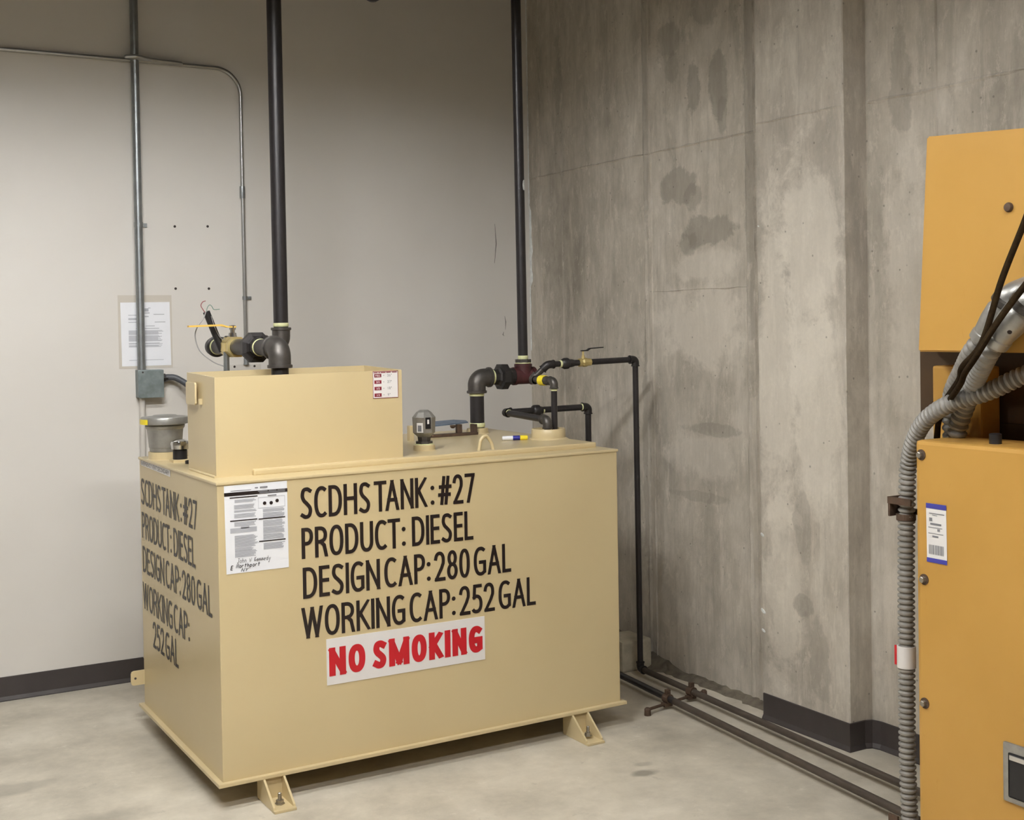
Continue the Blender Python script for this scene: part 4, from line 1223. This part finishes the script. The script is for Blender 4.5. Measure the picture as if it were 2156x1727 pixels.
def sprint(bm):
    for a in [(.15, .9, .16, .175), (.3, .55, .19, .2), (.15, .3, .24, .3), (.2, .75, .33, .36), (.1, .8, .40, .41), (.55, .68, .42, .46), (.1, .85, .5, .51), (.3, .6, .54, .57)]:
        ss(bm, *a)
    u = .12
    while u < .85:
        w = R.choice((.015, .025, .04)); ss(bm, u, u + w, .70, .86); u += w + R.choice((.02, .03))
part('sticker_print', M['print'], sk, sprint, kind='stuff')
lt = part('paddle_latch', M['alu'], gn, lambda bm: box(bm, GXF - .008, GXF + .002, -3.605, -3.481, .318, .468, .006), label='grey paddle latch')
part('latch_cup', M['black'], lt, lambda bm: box(bm, GXF - .0095, GXF - .006, -3.59, -3.500, .333, .445, .004))
part('latch_paddle', M['chrome'], lt, lambda bm: box(bm, GXF - .014, GXF - .009, -3.588, -3.505, .428, .441, .002))
part('corner_stud', M['black'], gn, lambda bm: lathe(bm, (-.655, -3.41, 1.204), Z, [(0, .016), (.026, .016), (.028, .012), (.028, 0)], 14), True)

def flexpath(name, pts, r, label, mat='flex', pitch=.0165, group=None, cat='conduit'):
    root = thing(name, tuple(pts[-1]), label, cat, group)
    sm = resample(smooth_path(pts, 20), pitch / 6)
    def rad(i):
        ph = (i % 6) / 6.0
        return r * (1.0 - .30 * (0.5 + 0.5 * math.cos(2 * pi * ph)) ** 2.0)
    part('corrugated_tube', M[mat], root, lambda bm: sweep(bm, sm, rad, 20), True)
    return root
bigp = [(-.60, -3.62, 1.44), (-.64, -3.486, 1.383), (-.66, -3.392, 1.339), (-.67, -3.278, 1.303), (-.655, -3.188, 1.258), (-.625, -3.118, 1.20), (-.592, -3.062, 1.12), (-.582, -3.045, 1.0), (-.58, -3.038, .8), (-.58, -3.036, .5), (-.58, -3.036, .25), (-.575, -3.04, .03)]
bc = flexpath('metal_hose', bigp, .0245, 'thick ribbed steel conduit sweeping down beside the yellow cabinet')
def tagband(bm):
    lathe(bm, (-.58, -3.036, .53), Z, [(0, .0245), (0, .0265), (.062, .0265), (.062, .0245)], 24)
part('wrap_label', M['sign_white'], bc, tagband, True, 'white wrap-around label')
part('wrap_label_edge', M['red'], bc, lambda bm: box(bm, -.594, -.588, -3.016, -3.003, .533, .59, .002), label='red label edge')
br = thing('conduit_bracket', (-.56, -3.0, .96), 'rusty bracket clamping the thick ribbed conduit to the cabinet', 'bracket')
part('arm', M['rust'], br, lambda bm: box(bm, -.615, -.545, -3.012, -3.004, .965, 1.022, .002))
part('flange', M['rust'], br, lambda bm: box(bm, -.617, -.612, -3.09, -3.004, 1.002, 1.022, .001))
part('clamp_ring', M['rust'], br, lambda bm: lathe(bm, (-.58, -3.04, .955), Z, [(0, .0245), (0, .0275), (.018, .0275), (.018, .0245)], 24))
part('arm_to_cabinet', M['rust'], br, lambda bm: box(bm, -.56, -.545, -3.21, -3.004, .97, .985))
fb = thing('floor_bracket', (-.60, -3.0, 0), 'small rusty foot bracket at the bottom of the ribbed conduit', 'bracket')
part('bracket_plate', M['rust'], fb, lambda bm: box(bm, -.612, -.55, -3.025, -2.985, 0, .012, .002))
part('bracket_upright', M['rust'], fb, lambda bm: box(bm, -.612, -.604, -3.025, -2.99, .01, .10, .002))
part('bracket_bolt', M['steel'], fb, lambda bm: lathe(bm, (-.60, -3.0, .012), Z, [(0, .008), (.008, .008), (.008, 0)], 6))

def conn_hose(name, label, head_a, head_b, pts, r):
    rt = flexpath(name, pts, r, label, pitch=.022)
    ha, hb = Vector(head_a), Vector(head_b)
    d = (hb - ha)
    L = d.length
    part('angle_connector', M['alu'], rt, lambda bm: lathe(bm, ha, d, [(-.012, r * .7), (0, r * 1.15), (.012, r * 1.42), (L * .45, r * 1.40), (L * .8, r * 1.18), (L * .82, r * 1.3), (L, r * 1.28), (L, r * .9)], 24), True, 'shiny cast connector')
    part('box_elbow', M['alu'], rt, lambda bm: sweep(bm, fillet([ha + d.normalized() * .01, ha - d.normalized() * .035, Vector((GXF + .005, ha.y - .045, ha.z + .05))], .03, 6), r * 1.2, 20), True)
    c = ha + d * .45
    nrm = (-FWD + Vector((0, 0, .12))).normalized()
    nrm = (nrm - d.normalized() * nrm.dot(d.normalized())).normalized()
    def slot(bm):
        lathe(bm, c + nrm * r * 1.36, nrm, [(0, r * .22), (.002, r * .2), (.0022, 0)], 10)
    part('connector_screw', M['hole'], rt, slot)
    part('lock_ring', M['iron'], rt, lambda bm: lathe(bm, ha - d.normalized() * .006, d, [(-.02, r * .9), (-.012, r * 1.5), (0, r * 1.52), (.006, r * 1.3)], 24), True)
conn_hose('metal_hose', 'ribbed conduit with shiny connector nearest the frame edge', (-.79, -3.600, 1.550), (-.79, -3.520, 1.468),
          [(-.79, -3.526, 1.474), (-.775, -3.485, 1.437), (-.69, -3.380, 1.375), (-.615, -3.285, 1.303), (-.596, -3.245, 1.246), (-.592, -3.232, 1.207)], .0265)
conn_hose('metal_hose', 'ribbed conduit with shiny connector behind the dark cables', (-.775, -3.530, 1.560), (-.775, -3.462, 1.476),
          [(-.775, -3.468, 1.482), (-.758, -3.42, 1.445), (-.69, -3.335, 1.398), (-.615, -3.236, 1.331), (-.575, -3.195, 1.268), (-.56, -3.185, 1.187)], .0215)
for pts, label in [([(-.722, -3.80, 1.99), (-.80, -3.76, 1.97), (-.838, -3.705, 1.88), (-.84, -3.645, 1.749), (-.842, -3.583, 1.619), (-.838, -3.522, 1.472), (-.80, -3.43, 1.408), (-.745, -3.372, 1.372), (-.628, -3.226, 1.308), (-.60, -3.18, 1.27), (-.585, -3.16, 1.20)], 'thin dark braided cable, the steeper of two crossing the connectors'),
                   ([(-.722, -3.86, 1.75), (-.80, -3.81, 1.745), (-.848, -3.74, 1.69), (-.852, -3.651, 1.599), (-.852, -3.576, 1.517), (-.842, -3.508, 1.438), (-.80, -3.437, 1.392), (-.76, -3.388, 1.360), (-.640, -3.236, 1.292), (-.612, -3.19, 1.25), (-.60, -3.17, 1.20)], 'thin dark braided cable, the flatter of two crossing the connectors')]:
    cb = bake('braided_cable', (lambda bm: (sweep(bm, smooth_path(pts, 12), .0078, 12), bm)[1])(NB()), M['cable'], None, True, None, label, 'cable', 'braided cables over the connectors')

# ------------------------------------------------------------------ strip lights
for i, (lx, ly, lz, power) in enumerate(LAMPS):
    lp = thing('strip_light', (lx, ly, lz), ['white strip light hanging over the tank front', 'white strip light hanging to the left of the viewer', 'white strip light hanging behind the viewer'][i], 'lamp')
    def trough(bm):
        T = .004
        out = [(-.20, -.052), (-.19, .03), (-.09, .085), (.09, .085), (.19, .03), (.20, -.052)]
        inn = [(.196, -.052), (.186, .028), (.088, .081), (-.088, .081), (-.186, .028), (-.196, -.052)]
        prism(bm, [(lx - .63, ly + a, lz + b) for a, b in out + inn], (1.26, 0, 0))
        for ex in (lx - .634, lx + .63):
            prism(bm, [(ex, ly - .2, lz - .10)] + [(ex, ly + a, lz + b) for a, b in out] + [(ex, ly + .2, lz - .10)], (.004, 0, 0))
    part('reflector', M['lamp_shell'], lp, trough)
    for k in (-1, 1):
        e = NT('tube_glow')
        e.b.inputs['Emission Color'].default_value = (*LAMP_COLOR, 1)
        e.b.inputs['Emission Strength'].default_value = power
        part('tube', e.m, lp, lambda bm: cyl(bm, (lx - .6, ly + k * .045, lz), (lx + .6, ly + k * .045, lz), .017, 8))
        part('hanger', M['lamp_shell'], lp, lambda bm: cyl(bm, (lx + k * .5, ly, lz + .083), (lx + k * .5, ly, ZC), .004, 8))

for o in bpy.data.objects:
    if '_o' in o:
        del o['_o']
